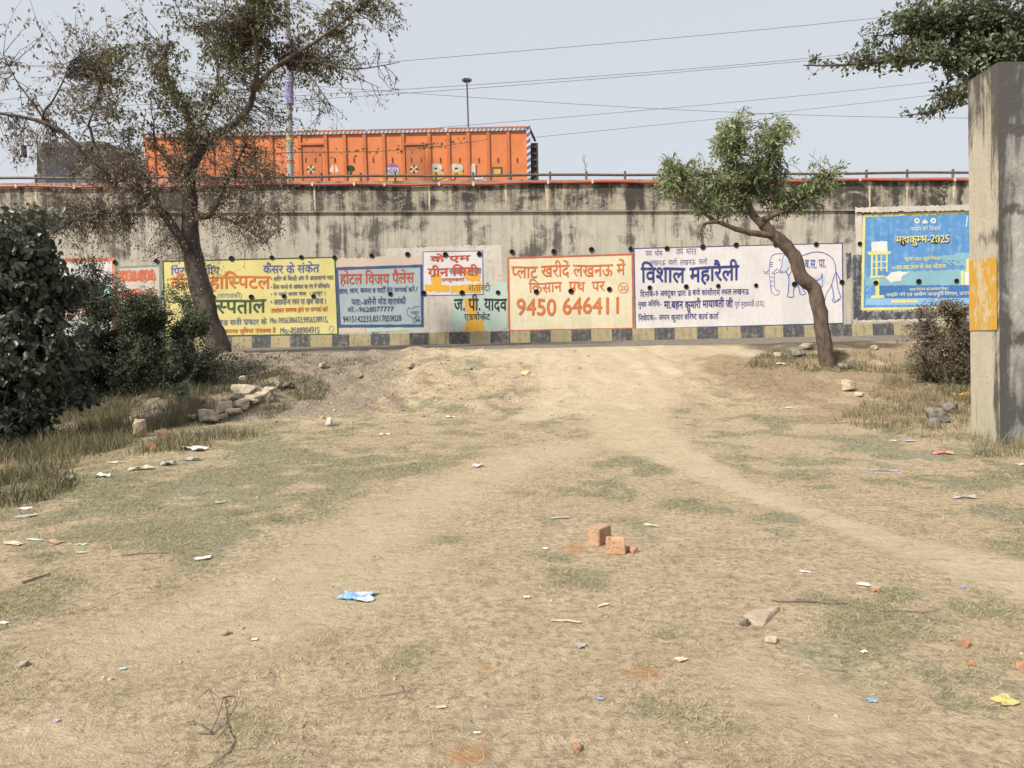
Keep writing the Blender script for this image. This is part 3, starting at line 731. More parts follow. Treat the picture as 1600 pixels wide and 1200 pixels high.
m_tgreen = simple('truck_green_paint', (.03, .07, .03)); m_cab = simple('dark_cab_paint', (.07, .075, .075), (.11, .11, .10), 3, .5, .4)
m_glass = simple('cab_glass', (.03, .035, .04), (.05, .055, .06), 2, .1, .6); m_tyre = simple('tyre_rubber', (.02, .02, .02))
truck = empty('cargo_truck', (T(520, 280)[0], TY, DECK_Z), 'long orange open cargo truck with painted emblems parked on the flyover', 'truck')
bx0, bx1 = T(226, 240)[0], T(824, 240)[0]; zt = T(560, 205)[2]; zb = 5.55
mb = MB(); mb.box((bx0, TY, zb), (bx1, TY + .09, zt)); mb.box((bx0, TY + 2.31, zb), (bx1, TY + 2.4, zt)); mb.box((bx0, TY + .09, zb), (bx1, TY + 2.31, zb + .1)); mb.box((bx0, TY + .09, zb + .1), (bx0 + .1, TY + 2.31, zt)); mb.box((bx1 - .08, TY + .09, zb + .1), (bx1, TY + 2.31, zt))
body = mb.build('cargo_body', ob, truck)
for px in (240, 270, 300, 332, 363, 395, 425, 469, 509.5, 539, 570, 600, 630, 671, 701, 732, 763, 794):
    a_ = T(px, 240)[0]; mb = MB(); mb.box((a_ - .05, TY - .05, zb - .02), (a_ + .05, TY + .001, zt - .09)); mb.build('rib', od, body)
mb = MB(); mb.box((bx0, TY - .07, zt - .09), (bx1, TY + .02, zt + .0)); n = 150
top_strip = mb.build('top_band', m_tw, body)
mb = MB()
for i in range(90):
    a_ = bx0 + (bx1 - bx0) * i / 90; mb.add([(a_, TY - .074, zt - .088), (a_ + .075, TY - .074, zt - .088), (a_ + .125, TY - .074, zt - .004), (a_ + .05, TY - .074, zt - .004)], [(0, 1, 2, 3)])
mb.build('blue_stripes', simple('faded_blue_stripe', (.15, .18, .31), (.22, .23, .3), 9), body)
mb = MB()
for s0, s1 in ((226, 336), (340, 435), (440, 572), (576, 693), (699, 824)): mb.box((T(s0, 200)[0], TY - .08, zt + .001), (T(s1, 200)[0], TY + .1, zt + .035))
mb.build('top_cap', od, body)
for p0, p1 in ((469, 506), (630, 667), (300, 335)):
    mb = MB(); c0, c1 = T(p0, 226)[0], T(p1, 226)[0]; z1 = T(p0, 226)[2]
    mb.box((c0, TY - .06, z1 - .03), (c1, TY - .001, z1 + .03)); mb.box((c0 + .08, TY - .012, zb + .05), (c1 - .08, TY - .001, z1 - .05)); mb.build('side_door', od, body)
for px in list(range(478, 815, 15)):
    p = T(px, 250); mb = MB(); mb.box((p[0] - .012, TY - .03, p[2] - .07), (p[0] + .012, TY - .002, p[2] + .07)); mb.build('tie_hook', m_tdark, body)
# emblems, lettering
def tsheet(mb, pts, mi=0, off=.006): mb.add([(T(p, q)[0], TY - off, T(p, q)[2]) for p, q in pts], [tuple(range(len(pts)))], mi)
def circ(cx, cy, r, n=20, sy=1.0): return [(cx + r * math.cos(2 * math.pi * k / n), cy + sy * r * math.sin(2 * math.pi * k / n)) for k in range(n)]
def flower(cx, cy):
    mb = MB()
    for k in range(8):
        t = k * math.pi / 4; c, s = math.cos(t), math.sin(t)
        tsheet(mb, [(cx + 1.5 * c, cy + 1.5 * s), (cx + 4.5 * c - 1.8 * s, cy + 4.5 * s + 1.8 * c), (cx + 8 * c, cy + 8 * s), (cx + 4.5 * c + 1.8 * s, cy + 4.5 * s - 1.8 * c)], k % 2, .018 + .0004 * k)
    tsheet(mb, circ(cx, cy, 2.2, 10), 2, .023); return mb.build('flower_emblem', [m_tdark, m_tw, m_tyl], body)
flower(486, 265); flower(647, 264.5)
mb = MB(); tsheet(mb, [(513, 270), (516, 262), (520, 257), (522, 262), (521, 272), (518, 268)]); tsheet(mb, [(531, 271), (528, 262), (524, 257), (523.5, 262), (525, 272), (528, 267)]); mb.build('folded_hands_emblem', m_tw, body)
mb = MB(); tsheet(mb, [(541, 264), (543, 260), (548, 258), (553, 260), (555, 265), (551, 268), (545, 268)], 0); tsheet(mb, [(547, 268), (549.5, 268), (550.5, 273), (546, 273)], 0, .0065); mb.build('tree_emblem', m_tgreen, body)
mb = MB(); tsheet(mb, circ(612.5, 266, 11.5, 24, .95), 0, .006); mb.build('round_emblem', simple('purple_roundel', (.28, .16, .27), (.2, .1, .25), 8), body)
mb = MB(); tsheet(mb, [(602, 262), (623, 262), (623, 272.5), (602, 272.5)], 0, .010); mb.build('emblem_band', m_tw, body)
def truck_text(s, box, m, off, eps, name='lettering', split=None):
    V, Fs = compose(s, off); x0, yt, x1, yb = box
    u = (V[:, 0] - V[:, 0].min()) / np.ptp(V[:, 0]); v = (V[:, 1] - V[:, 1].min()) / np.ptp(V[:, 1])
    P = []
    for a_, b_2, c_ in zip(u, v, V[:, 2]):
        p = T(x0 + a_ * (x1 - x0), yb - b_2 * (yb - yt)); P.append((p[0], TY - eps - .00006 * c_, p[2]))
    mb = MB(); mb.add(P, Fs)
    if split is not None:
        zs = T(x0, split)[2]; mb.m = [1 if sum(P[i][2] for i in f) / len(f) < zs else 0 for f in Fs]
    return mb.build(name, m, body)
truck_text('INDIA', (603, 263.2, 622, 271), m_tb, .02, .012)
for ch, x0, x1 in (('B', 671, 694), ('P', 703, 724), ('L', 735, 756)):
    truck_text(ch, (x0 + .9, 257, x1 + .9, 282.5), m_tdark, .10, .006, 'letter_shadow')
    truck_text(ch, (x0, 256, x1, 281), m_tw, .075, .011)
    truck_text(ch, (x0, 267.5, x1, 281), m_tyl, .06, .017, 'letter_foot') if ch != 'L' else None
mb = MB(); tsheet(mb, [(769, 261), (785, 261), (785, 272), (769, 272)], 0, .007); tsheet(mb, [(771, 264), (782, 264), (782, 272), (771, 272)], 1, .009); mb.build('square_emblem', [m_tdark, m_tyl], body)
for p0, p1 in ((470, 503), (540, 560), (592, 640), (680, 700), (745, 760)):
    mb = MB(); tsheet(mb, [(p0, 279.5), (p1, 279.5), (p1, 284), (p0, 284)], 0, .007); mb.build('skirt_patch', m_tyl, body)
mb = MB(); mb.box((bx1 - .02, TY - .07, zb), (bx1 + .10, TY + .05, zt + .06), 0)
for i in range(9):
    z0 = zb + .1 + i * .2; mb.add([(bx1 - .02, TY - .074, z0), (bx1 + .10, TY - .074, z0 + .08), (bx1 + .10, TY - .074, z0 + .18), (bx1 - .02, TY - .074, z0 + .10)], [(0, 1, 2, 3)], 1)
mb.build('corner_post', [m_tw, m_tb], truck)
mb = MB(); c0, c1 = bx1 + .12, T(841, 240)[0]; z1 = T(841, 222)[2]
mb.box((c0, TY + .1, zb - .1), (c1, TY + 2.3, z1)); mb.box((c1 - .05, TY + .02, zb - .1), (c1, TY + .1, z1 - .02))
for i in range(7): mb.box((c0 + .01, TY + .04, zb + i * .2), (c1 - .06, TY + .095, zb + i * .2 + .06))
mb.tube([(bx1 + .08, TY + .1, zt + .02), (c1 - .08, TY + .1, z1 + .05)], .04); mb.build('tail_gate', m_tdark, truck)
mb = MB(); mb.box((bx0 + .1, TY + .55, 5.15), (bx1 - .1, TY + .75, 5.45)); mb.box((bx0 + .1, TY + 1.65, 5.15), (bx1 - .1, TY + 1.85, 5.45))
for q in np.arange(bx0 + .5, bx1 - .2, 1.5): mb.box((q, TY + .2, 5.45), (q + .12, TY + 2.2, zb))
mb.build('chassis', m_tdark, truck)
cx0, cx1 = T(52, 250)[0], T(165, 250)[0]; zc = T(100, 222)[2]
mb = MB()
mb.hexa([(cx0, TY, 5.0), (cx1, TY, 5.0), (cx1, TY + 2.4, 5.0), (cx0, TY + 2.4, 5.0), (cx0 + .15, TY, zc), (cx1, TY, zc), (cx1, TY + 2.4, zc), (cx0 + .15, TY + 2.4, zc)])
cab = mb.build('cab', m_cab, truck)
mb = MB(); mb.box((cx0 + .35, TY - .006, 5.9), (cx0 + 1.3, TY + .1, zc - .15)); mb.build('side_window', m_glass, cab)
mb = MB(); mb.tube([(cx0 + .05, TY - .05, zc - .1), (cx0 - .1, TY - .25, zc - .15), (cx0 - .1, TY - .25, zc - .5)], .02); mb.box((cx0 - .16, TY - .32, zc - .5), (cx0 - .08, TY - .16, zc - .15)); mb.build('mirror', m_tdark, cab)
for q in (cx0 + .8, bx0 + 1.2, bx1 - 3.4, bx1 - 2.1, bx1 - .9):
    for yy in (TY + .15, TY + 1.95):
        zz = DECK_Z - .017 * q + .5; mb = MB(); mb.tube([(q, yy, zz), (q, yy + .3, zz)], .5, 20); mb.build('wheel', m_tyre, truck)

def pole_px(name, px, pts, Y, r, mat, label, cat):
    p0 = at(*pts[0], Y); root = empty(name, (p0[0], Y, DECK_Z - .017 * p0[0] - .02), label, cat); return root
# street pole wrapped in cloth
PY = WY + .75; p0 = at(454, 280, PY); p1 = at(447, -60, PY)
up = empty('utility_pole', (p0[0], PY, DECK_Z - .017 * p0[0] - .02), 'pale steel pole wrapped in purple cloth rising behind the left tree', 'pole')
mb = MB(); mb.tube([(p0[0], PY, DECK_Z - .2), p0, p1], [.1, .095, .075], 12); mb.build('pole_shaft', M['steel'], up, True)
cl = simple('faded_purple_cloth', (.30, .26, .42), (.42, .38, .50), 9, .9, .1, .5); cb = simple('blue_cloth', (.13, .27, .55), (.4, .2, .3), 14)
def band(y0, y1, r, m, nm, wob=.0):
    mb = MB(); k = max(2, int((y1 - y0) / 6)); pts = [at(450 + (y0 + (y1 - y0) * i / k) / 280 * 4, y0 + (y1 - y0) * i / k, PY) for i in range(k + 1)]
    mb.tube(pts, [r * (1 + wob * random.uniform(-1, 1)) for _ in pts], 12); return mb.build(nm, m, up, True)
band(56, 130, .125, cl, 'cloth_wrap', .2); band(126, 162, .11, cb, 'cloth_wrap', .18); band(215, 219, .103, m_tyl, 'painted_band'); band(251, 255, .104, m_redsmear, 'painted_band')
# high mast lamp beyond
LY = 42.0; a0 = at(734.5, 282, LY); a1 = at(729.5, 126, LY)
lp = empty('mast_light', (a0[0], LY, 0), 'slim grey mast light far beyond the orange truck', 'street light')
mb = MB(); mb.tube([(a0[0], LY, 0), a0, a1], [.1, .06, .04], 10); mb.build('mast', simple('mast_steel', (.2, .2, .21), (.26, .26, .27)), lp, True)
mb = MB(); mb.tube([a1 + np.array([0, 0, -.03]), a1 + np.array([0, 0, .1])], [.13, .10], 12); mb.build('head_ring', m_tdark, lp)
for k in range(6):
    t = k * math.pi / 3; c = a1 + np.array([.2 * math.cos(t), .2 * math.sin(t), .02]); mb = MB(); mb.box(tuple(c - .06), tuple(c + .06)); mb.build('lamp_head', m_tdark, lp)
# overhead cables
cabm = simple('cable_black', (.09, .09, .1), (.12, .12, .13))
CAB = [([(-260, 190), (0, 160), (345, 118), (620, 95), (800, 82), (1000, 64), (1200, 46), (1420, 22), (1750, -20)], 27, 'highest overhead cable rising steadily to the upper right'),
       ([(-260, 195), (0, 172), (400, 153), (600, 143.5), (800, 131), (1000, 114), (1200, 95.5), (1440, 70), (1750, 34)], 27.5, 'upper cable of the close pair crossing the sky'),
       ([(-260, 200), (0, 178), (480, 157), (650, 147), (800, 135.5), (1000, 118), (1200, 98.5), (1440, 75), (1750, 45)], 28, 'lower cable of the close pair crossing the sky'),
       ([(-100, 95), (200, 112), (500, 133), (600, 142), (800, 159), (1000, 171), (1200, 177), (1515, 181), (1800, 181)], 30, 'overhead cable sloping down toward the right pillar'),
       ([(300, 232), (680, 200), (800, 190), (1000, 172), (1200, 156), (1440, 129), (1800, 85)], 32, 'overhead cable starting just above the middle of the truck'),
       ([(300, 268), (840, 213), (1000, 199), (1200, 178), (1480, 145), (1800, 105)], 33, 'lowest overhead cable rising from behind the truck rear')]
for pts, Yc, lab in CAB:
    xs = np.array([p[0] for p in pts]); ys = np.array([p[1] for p in pts]); q = np.linspace(xs[0], xs[-1], 40)
    # smooth sag through the measured points
    co = np.polyfit(xs, ys, 3); mb = MB(); P = [at(a_, np.polyval(co, a_), Yc) for a_ in q]
    mb.tube(P, .0085, 5); o = mb.build('overhead_cable', cabm, None, True); tag(o, lab, 'cable', 'overhead cables crossing the sky')

# ------------------------------------------------------------------ concrete gate pillar at the right
A = gnd(1563, 695.7); B = gnd(1517.5, 671.5); A[2] = B[2] = 0
tA = at(1559, 97, A[1])[2]; tB = at(1518.5, 128, B[1])[2]
pil = empty('boundary_pillar', (A[0], A[1], 0), 'tall stained concrete pillar end at the right edge with a yellow painted patch', 'pillar')
def pillar_mat(name, base, base2, dark, cream, lo, hi, edge, bands):
    g = NG(name, .93, .1); co = g.coord(); sx = g.n('ShaderNodeSeparateXYZ'); g.l(co, sx.inputs[0]); Z = sx.outputs['Z']; Xc = sx.outputs['X']
    blot = g.noise(1.25, g.coord((1, 1, .75), loc=(2, 5, 1)), 8, .72, .9); drip = g.noise(1.0, g.coord((7, 7, .55)), 6, .7, .3); fine = g.noise(26, co, 6, .75); mott = g.noise(3.5, co, 7, .7)
    swirl = g.noise(2.2, g.coord((1.1, 1.1, 1), loc=(7, 1, 3)), 6, .65, 2.2)
    c = g.mix(g.ramp(mott, .3, .7), base, base2)
    c = g.mix(g.math('MULTIPLY', g.ramp(swirl, .5, .66), .55), c, cream)
    k = g.math('ADD', g.math('MULTIPLY', blot, .6), g.math('MULTIPLY', drip, .4))
    k = g.math('ADD', k, g.math('MULTIPLY', g.ramp(Z, 2.5, tA), .10))
    for zc_, wz_, am in bands:      # damp lines of the pour joints
        d_ = g.math('ABSOLUTE', g.math('SUBTRACT', g.math('ADD', Z, g.math('MULTIPLY', g.math('SUBTRACT', mott, .5), .35)), zc_)); k = g.math('ADD', k, g.math('MULTIPLY', g.ramp(d_, wz_, 0.0), am))
    # weathered black along the arris
    dx = g.math('ABSOLUTE', g.math('SUBTRACT', g.math('SUBTRACT', Xc, g.math('MULTIPLY', Z, LEAN)), edge[0]))
    dx = g.math('ADD', dx, g.math('MULTIPLY', g.math('SUBTRACT', mott, .5), .16)); k = g.math('ADD', k, g.math('MULTIPLY', g.ramp(dx, edge[1], 0.0), edge[2]))
    c = g.mix(g.ramp(k, lo, hi), c, dark); c = g.mix(g.math('MULTIPLY', g.ramp(fine, .56, .7), .35), c, tuple(q * .5 for q in base))
    g.bump(g.math('ADD', fine, g.math('MULTIPLY', mott, 1.5)), .5, .02); return g.done(c)
LEAN = (at(1559, 97, A[1])[0] - A[0]) / tA
m_pf = pillar_mat('pillar_sunlit_plaster', (.63, .57, .45), (.55, .50, .40), (.13, .12, .105), (.68, .60, .46), .535, .68, (.0, .09, .12), ((1.98, .12, .10), (3.75, .35, .10)))  # sun on the side face is put into this paler cream
m_pg = pillar_mat('pillar_shaded_dirty_plaster', (.35, .34, .315), (.265, .258, .24), (.085, .083, .079), (.47, .455, .42), .475, .63, (.0, .18, .15), ((2.95, .07, .11), (2.2, .08, .10), (1.0, .1, .12), (.3, .2, .08)))  # grey of real dirt and stains, with the front's shade painted in
ht = min(tA, tB) + .1
NB, NZ = 8, 46
def rough_face(P0, P1, z1a, z1b, mat, name, amp, seed, inset=0.0):
    P0 = np.array(P0, float); P1 = np.array(P1, float); d = P1 - P0; nrm = np.array([d[1], -d[0], 0]) / np.linalg.norm(d)
    nn = max(6, int(np.linalg.norm(d) / .09)); V = []; 
    for k in range(NZ):
        for i in range(nn):
            u = i / (nn - 1); t = k / (NZ - 1); zt_ = z1a + (z1b - z1a) * u; zz = -.25 + (zt_ + .25) * t
            rnd = 0
            e = amp * (fbm(np.array([u * 3 + seed]), np.array([zz * 2.2]), seed)[0] - .5) * (0 if i in (0, nn - 1) else 1)
            p = P0 + d * u; V.append((p[0] + LEAN * zz + nrm[0] * e - nrm[0] * rnd, p[1] + nrm[1] * e - nrm[1] * rnd, zz))
    V = np.array(V); idx = np.arange(NZ * nn).reshape(NZ, nn)
    Fq = np.stack([idx[:-1, :-1], idx[:-1, 1:], idx[1:, 1:], idx[1:, :-1]], -1).reshape(-1, 4)
    return build_np(name, V, Fq, mat, pil, smooth=True)
C = A + np.array([3.2, .12, 0]); D = B + np.array([3.2, .12, 0])
rough_face(B, A, tB, tA, m_pf, 'side_face', .010, 3); rough_face(A, C, tA, tA, m_pg, 'front_face', .04, 9)
rough_face(D, B, tA, tB, m_pg, 'back_face', .03, 5)
mb = MB(); q = .0; LX = LEAN * tA; mb.add([(A[0] + LX, A[1], tA), (C[0] + LX, C[1], tA), (D[0] + LX, D[1], tA), (B[0] + LX, B[1], tB)], [(0, 1, 2, 3)]); mb.build('top_face', m_pg, pil)
mb = MB(); mb.add([(C[0], C[1], -.2), (D[0], D[1], -.2), (D[0] + LX, D[1], tA), (C[0] + LX, C[1], tA)], [(0, 1, 2, 3)]); mb.build('end_face', m_pg, pil)
# yellow patch on the side face, a coat laid just proud of the plaster
def onside(u, z, off): d = A - B; n_ = np.array([d[1], -d[0], 0]) / np.linalg.norm(d); p = B + d * u + n_ * off; return (p[0] + LEAN * z, p[1], z)
g = NG('yellow_patch_paint', .8, .2); fl = g.noise(9, g.coord((1, 1, .8)), 8, .75, .5)
sxx = g.n('ShaderNodeSeparateXYZ'); cc = g.n('ShaderNodeTexCoord'); g.l(cc.outputs['Generated'], sxx.inputs[0])
mid_ = g.math('SUBTRACT', .5, g.math('ABSOLUTE', g.math('SUBTRACT', sxx.outputs['X'], .5)))
m_yp = g.done(g.mix(g.ramp(g.math('ADD', fl, g.math('MULTIPLY', mid_, .30)), .585, .66), (.68, .385, .06), (.66, .56, .38)))
zt0 = at(1519, 407, B[1])[2]; zt1 = at(1562, 402, A[1])[2]; zb0 = at(1519, 516, B[1])[2]; zb1 = at(1562, 515, A[1])[2]
pts = []
for i in range(21): u = .01 + .95 * i / 20; pts.append((u, zt0 + (zt1 - zt0) * u + random.uniform(-.004, .004)))
for i in range(12): pts.append((.96 + random.uniform(-.006, .006), zt1 + (zb1 - zt1) * (i + 1) / 13))
for i in range(21): u = .96 - .95 * i / 20; pts.append((u, zb0 + (zb1 - zb0) * u + random.uniform(-.004, .004)))
mb = MB(); cx_ = (.49, (zt0 + zb1) / 2); k = len(pts)
mb.add([onside(u, z_, .0095) for u, z_ in pts] + [onside(*cx_, .010)], [(i, (i + 1) % k, k) for i in range(k)]); yp = mb.build('yellow_patch', m_yp, pil); yp['label'] = 'yellow painted rectangle with flaking white writing'

# ------------------------------------------------------------------ vegetation
def leaves_np(P, size, tint, hang=0.0, aspect=.45, jitter=.35, bend=True, dirs=None):
    """one pointed quad per leaf"""
    n = len(P); d = rng.normal(size=(n, 3)); d[:, 2] -= hang * 2
    if dirs is not None: d = dirs + .35 * rng.normal(size=(n, 3))
    d /= np.linalg.norm(d, axis=1)[:, None] + 1e-9
    r = rng.normal(size=(n, 3)); s = np.cross(d, r); s /= np.linalg.norm(s, axis=1)[:, None] + 1e-9
    L = (size * (1 + (jitter if aspect < .55 else .55) * rng.uniform(-1, 1, n)))[:, None]; n3 = np.cross(d, s)
    a = P; c = P + d * L; m = P + d * L * .45
    if aspect > .55:                                 # broad leaf: two rounded halves folded on the midrib
        up = n3 * L * .10; hw = s * L * aspect * .5
        b1 = P + d * L * .22 + hw * .85 + up; b2 = P + d * L * .68 + hw * .8 + up; e1 = P + d * L * .22 - hw * .85 + up; e2 = P + d * L * .68 - hw * .8 + up
        c = c - n3 * L * .08; V = np.stack([a, b1, b2, c, e2, e1], 1).reshape(-1, 3); q = np.arange(n)[:, None] * 6
        return V, np.concatenate([q + np.array([[0, 1, 2, 3]]), q + np.array([[0, 3, 4, 5]])]), np.repeat(tint, 6)
    b = m + s * L * aspect * .5 + n3 * L * .08; e = m - s * L * aspect * .5 + n3 * L * .08
    V = np.stack([a, b, c, e], 1).reshape(-1, 3); Fq = np.arange(4 * n).reshape(n, 4)
    return V, Fq, np.repeat(tint, 4)
def limb(mb, pts, Y, r0, r1, n=8, nodes=None, dy=None, sub=4):
    """a limb traced through photo points, given its own depth"""
    k = len(pts); P = []
    for i, q in enumerate(pts):
        yy = Y + (0 if dy is None else dy * i / max(1, k - 1)); P.append(Vector(at(q[0], q[1], yy)))
    S = []
    for i in range(k - 1):
        p0, p1, p2, p3 = P[max(i - 1, 0)], P[i], P[i + 1], P[min(i + 2, k - 1)]
        for j in range(sub):
            t = j / sub; S.append(.5 * ((2 * p1) + (p2 - p0) * t + (2 * p0 - 5 * p1 + 4 * p2 - p3) * t * t + (3 * p1 - p0 - 3 * p2 + p3) * t ** 3))
    S.append(P[-1]); m = len(S)
    wob = [Vector(rng.normal(size=3) * .05 * (r0 + (r1 - r0) * i / m)) if 0 < i < m - 1 else Vector((0, 0, 0)) for i in range(m)]
    S = [a + b for a, b in zip(S, wob)]
    R = [(r0 + (r1 - r0) * (i / (m - 1))) * random.uniform(.95, 1.06) for i in range(m)]
    mb.tube(S, R, n)
    if nodes is not None: nodes.extend([(np.array(s_2), r_) for s_2, r_ in zip(S, R)])
    return S
def twigs(mb, nodes, C, rad, n, Y, dspread, r=.006, per=10, hang=0.0, start_max=.05, clumps=0):
    """fine twigs reaching from the nearest limb out into one clump; returns leaf points"""
    NP = np.array([q[0] for q in nodes]); out = []
    c0 = np.array(at(C[0], C[1], Y)); s = Y / F_PX
    cents = None
    if clumps:
        cents = rng.normal(size=(clumps, 3)) * .58
    for k in range(n):
        if cents is not None: v = cents[rng.integers(clumps)] + rng.normal(size=3) * .27
        else:
            v = rng.normal(size=3); v *= (rng.uniform(0, 1) ** .45) / np.linalg.norm(v)
        tip = c0 + np.array([v[0] * rad[0] * s, v[1] * dspread, v[2] * rad[1] * s])
        i = np.argsort(np.linalg.norm(NP - tip, axis=1))[rng.integers(0, 4)]; base = NP[i]
        L = np.linalg.norm(tip - base); mid = (base + tip) / 2 + rng.normal(size=3) * .13 * L + np.array([0, 0, .12 * L * (1 - 2 * hang)])
        m = 7; pts = []
        for j in range(m):
            t = j / (m - 1); p = (1 - t) ** 2 * base + 2 * t * (1 - t) * mid + t * t * tip + rng.normal(size=3) * .012 * L * (0 < j < m - 1); pts.append(p)
        mb.tube(pts, [r * (1.6 - 1.2 * j / (m - 1)) for j in range(m)], 3, cap=False)
        for j in range(per):
            t = rng.uniform(.35, 1.02) ; q = (1 - t) ** 2 * base + 2 * t * (1 - t) * mid + t * t * tip
            out.append(q + rng.normal(size=3) * .035)
        # side shoots
        for _ in range(2):
            t = rng.uniform(.3, .9); q = (1 - t) ** 2 * base + 2 * t * (1 - t) * mid + t * t * tip
            e = q + rng.normal(size=3) * .12 * min(1, L) + np.array([0, 0, -.12 * hang]); mb.tube([q, (q + e) / 2 + rng.normal(size=3) * .01, e], [r * .7, r * .5, r * .3], 3, cap=False)
            for j in range(per // 4): out.append(q + (e - q) * rng.uniform(.3, 1.05) + rng.normal(size=3) * .02)
    return np.array(out)
def crown(name, chunks, mat, parent):
    V = []; Fq = []; T_ = []; b = 0
    for v, f, t in chunks: V.append(v); Fq.append(f + b); T_.append(t); b += len(v)
    return build_np(name, np.concatenate(V), np.concatenate(Fq), mat, parent, attrs=dict(tint=np.concatenate(T_)))

# ---- left tree: sparse grey crown, brown pods to the left, olive leaves to the right
LYt = 14.8
gb = gnd(346, 553)
ltree = empty('roadside_tree', (gb[0], LYt, gb[2] - .05), 'large sparse tree with dry brown pods in front of the yellow panel', 'tree')
mb = MB(); nodes = []
p0 = at(346, 570, LYt)
limb(mb, [(352, 575), (344, 553), (330, 510), (318, 470), (306, 420), (297, 375), (297, 332), (296, 290)], LYt, .26, .135, 14, None)
nd0 = []
limb(mb, [(306, 425), (290, 385), (262, 342), (235, 310), (205, 288), (170, 268), (130, 236), (88, 200), (40, 184), (-10, 176)], LYt, .105, .02, 9, nodes, -1.2)
limb(mb, [(88, 200), (68, 190), (70, 172), (82, 158), (98, 128), (110, 95)], LYt - .8, .03, .008, 6, nodes, -.5)
limb(mb, [(68, 185), (50, 160), (25, 125), (5, 85)], LYt - .9, .022, .007, 6, nodes, -.3)
limb(mb, [(138, 196), (150, 160), (154, 138), (150, 118)], LYt - .4, .022, .006, 5, nodes, .6)
limb(mb, [(170, 268), (150, 235), (142, 205), (138, 196)], LYt - .4, .035, .022, 6, nodes, 0)
limb(mb, [(296, 290), (300, 250), (303, 214), (292, 182), (280, 160), (262, 120), (258, 75)], LYt, .12, .02, 9, nodes, .7)
limb(mb, [(300, 262), (325, 220), (352, 202), (376, 184), (392, 160), (397, 138), (402, 110), (400, 70), (393, 35), (405, -25)], LYt, .085, .025, 8, nodes, -.9)
limb(mb, [(396, 142), (422, 112), (450, 92), (482, 72), (512, 52), (545, 25), (575, -10)], LYt - .5, .05, .012, 7, nodes, -.8)
limb(mb, [(446, 95), (490, 97), (522, 103), (556, 108), (600, 102), (625, 97)], LYt - .6, .026, .005, 6, nodes, -.5)
limb(mb, [(520, 103), (560, 122), (595, 138)], LYt - .8, .014, .004, 5, nodes, -.3)
limb(mb, [(460, 95), (490, 125), (512, 160), (520, 175)], LYt - .6, .014, .004, 5, nodes, -.3)
limb(mb, [(297, 335), (327, 338), (345, 308), (356, 280), (372, 250), (385, 225)], LYt, .055, .015, 7, nodes, -.6)
limb(mb, [(327, 338), (352, 341), (385, 358), (415, 378)], LYt - .1, .03, .007, 6, nodes, -.5)
limb(mb, [(235, 310), (195, 324), (160, 330), (120, 342), (85, 362), (60, 385)], LYt - .3, .04, .008, 6, nodes, -.6)
limb(mb, [(260, 338), (235, 290), (208, 245), (200, 215)], LYt - .2, .05, .01, 6, nodes, .8)
limb(mb, [(296, 300), (270, 260), (245, 228), (240, 195)], LYt + .1, .05, .012, 6, nodes, .9)
limb(mb, [(302, 216), (330, 170), (340, 120), (335, 70)], LYt + .2, .03, .008, 6, nodes, .8)
limb(mb, [(385, 225), (420, 240), (455, 238), (575, 237), (665, 231), (735, 222), (765, 217)], LYt - .6, .009, .003, 4, None, -.5)
olive = []; brown = []
def cl_(lst, C, rad, n, per, hang, size, t0, t1, dsp=1.0, cl=0, r=.006):
    if cl == 0: n, per, rad = int(n * 1.15), per * 1.55, (rad[0] * 1.2, rad[1] * 1.15)
    P = twigs(mb, nodes, C, rad, int(n * .78), LYt - .3, dsp, r * .8, max(2, int(per * .66)), hang, clumps=cl)
    lst.append(leaves_np(P, size, rng.uniform(t0, t1, len(P)), .6, .42))
for args in [((55, 135), (75, 60), 70, 16, .6, .085, .5, 1.0), ((110, 100), (45, 55), 50, 17, .6, .085, .4, .9), ((150, 115), (45, 65), 50, 15, .6, .085, .3, .8), ((30, 175), (50, 45), 36, 12, .6, .08, .5, 1),
             ((175, 150), (50, 60), 56, 14, .6, .085, .3, .8), ((90, 160), (60, 40), 50, 13, .6, .08, .3, .9), ((140, 65), (10, 30), 7, 14, .5, .07, .3, .8), ((10, 90), (14, 25), 8, 14, .5, .07, .3, .8)]: cl_(brown, *args, 1.0, 6)
for args in [((260, 100), (55, 50), 90, 22, .4, .085, 0, .8), ((300, 85), (50, 50), 84, 22, .4, .08, 0, .7), ((325, 125), (50, 45), 70, 18, .4, .08, .1, .8), ((230, 150), (45, 45), 60, 18, .4, .08, 0, .8),
             ((365, 60), (45, 60), 80, 22, .4, .08, 0, .8), ((415, 45), (55, 55), 110, 24, .4, .08, 0, .8), ((465, 60), (60, 50), 100, 24, .5, .08, .1, 1), ((400, 5), (70, 45), 110, 24, .4, .08, 0, .7), ((330, 30), (40, 50), 60, 20, .4, .08, 0, .8),
             ((530, 45), (50, 40), 80, 22, .4, .08, .1, 1), ((575, 20), (38, 32), 52, 20, .4, .07, 0, .8), ((605, 25), (22, 10), 12, 14, .4, .065, .2, .8), ((430, 150), (45, 50), 50, 13, .9, .07, .1, .9), ((470, 170), (50, 40), 34, 10, .9, .065, .2, 1), ((500, 80), (60, 30), 50, 20, .6, .075, .2, 1),
             ((560, 110), (50, 24), 32, 10, .8, .065, .3, 1), ((590, 140), (28, 22), 14, 9, .9, .06, .3, 1), ((375, 150), (50, 55), 70, 15, .7, .08, .1, .9), ((260, 210), (65, 45), 90, 17, .6, .075, .2, 1), ((215, 200), (55, 50), 70, 14, .6, .075, .3, 1), ((330, 190), (55, 40), 60, 15, .6, .075, .2, 1), ((420, 200), (50, 40), 50, 12, .9, .07, .2, 1)]: cl_(olive, *args, 1.1, 6)
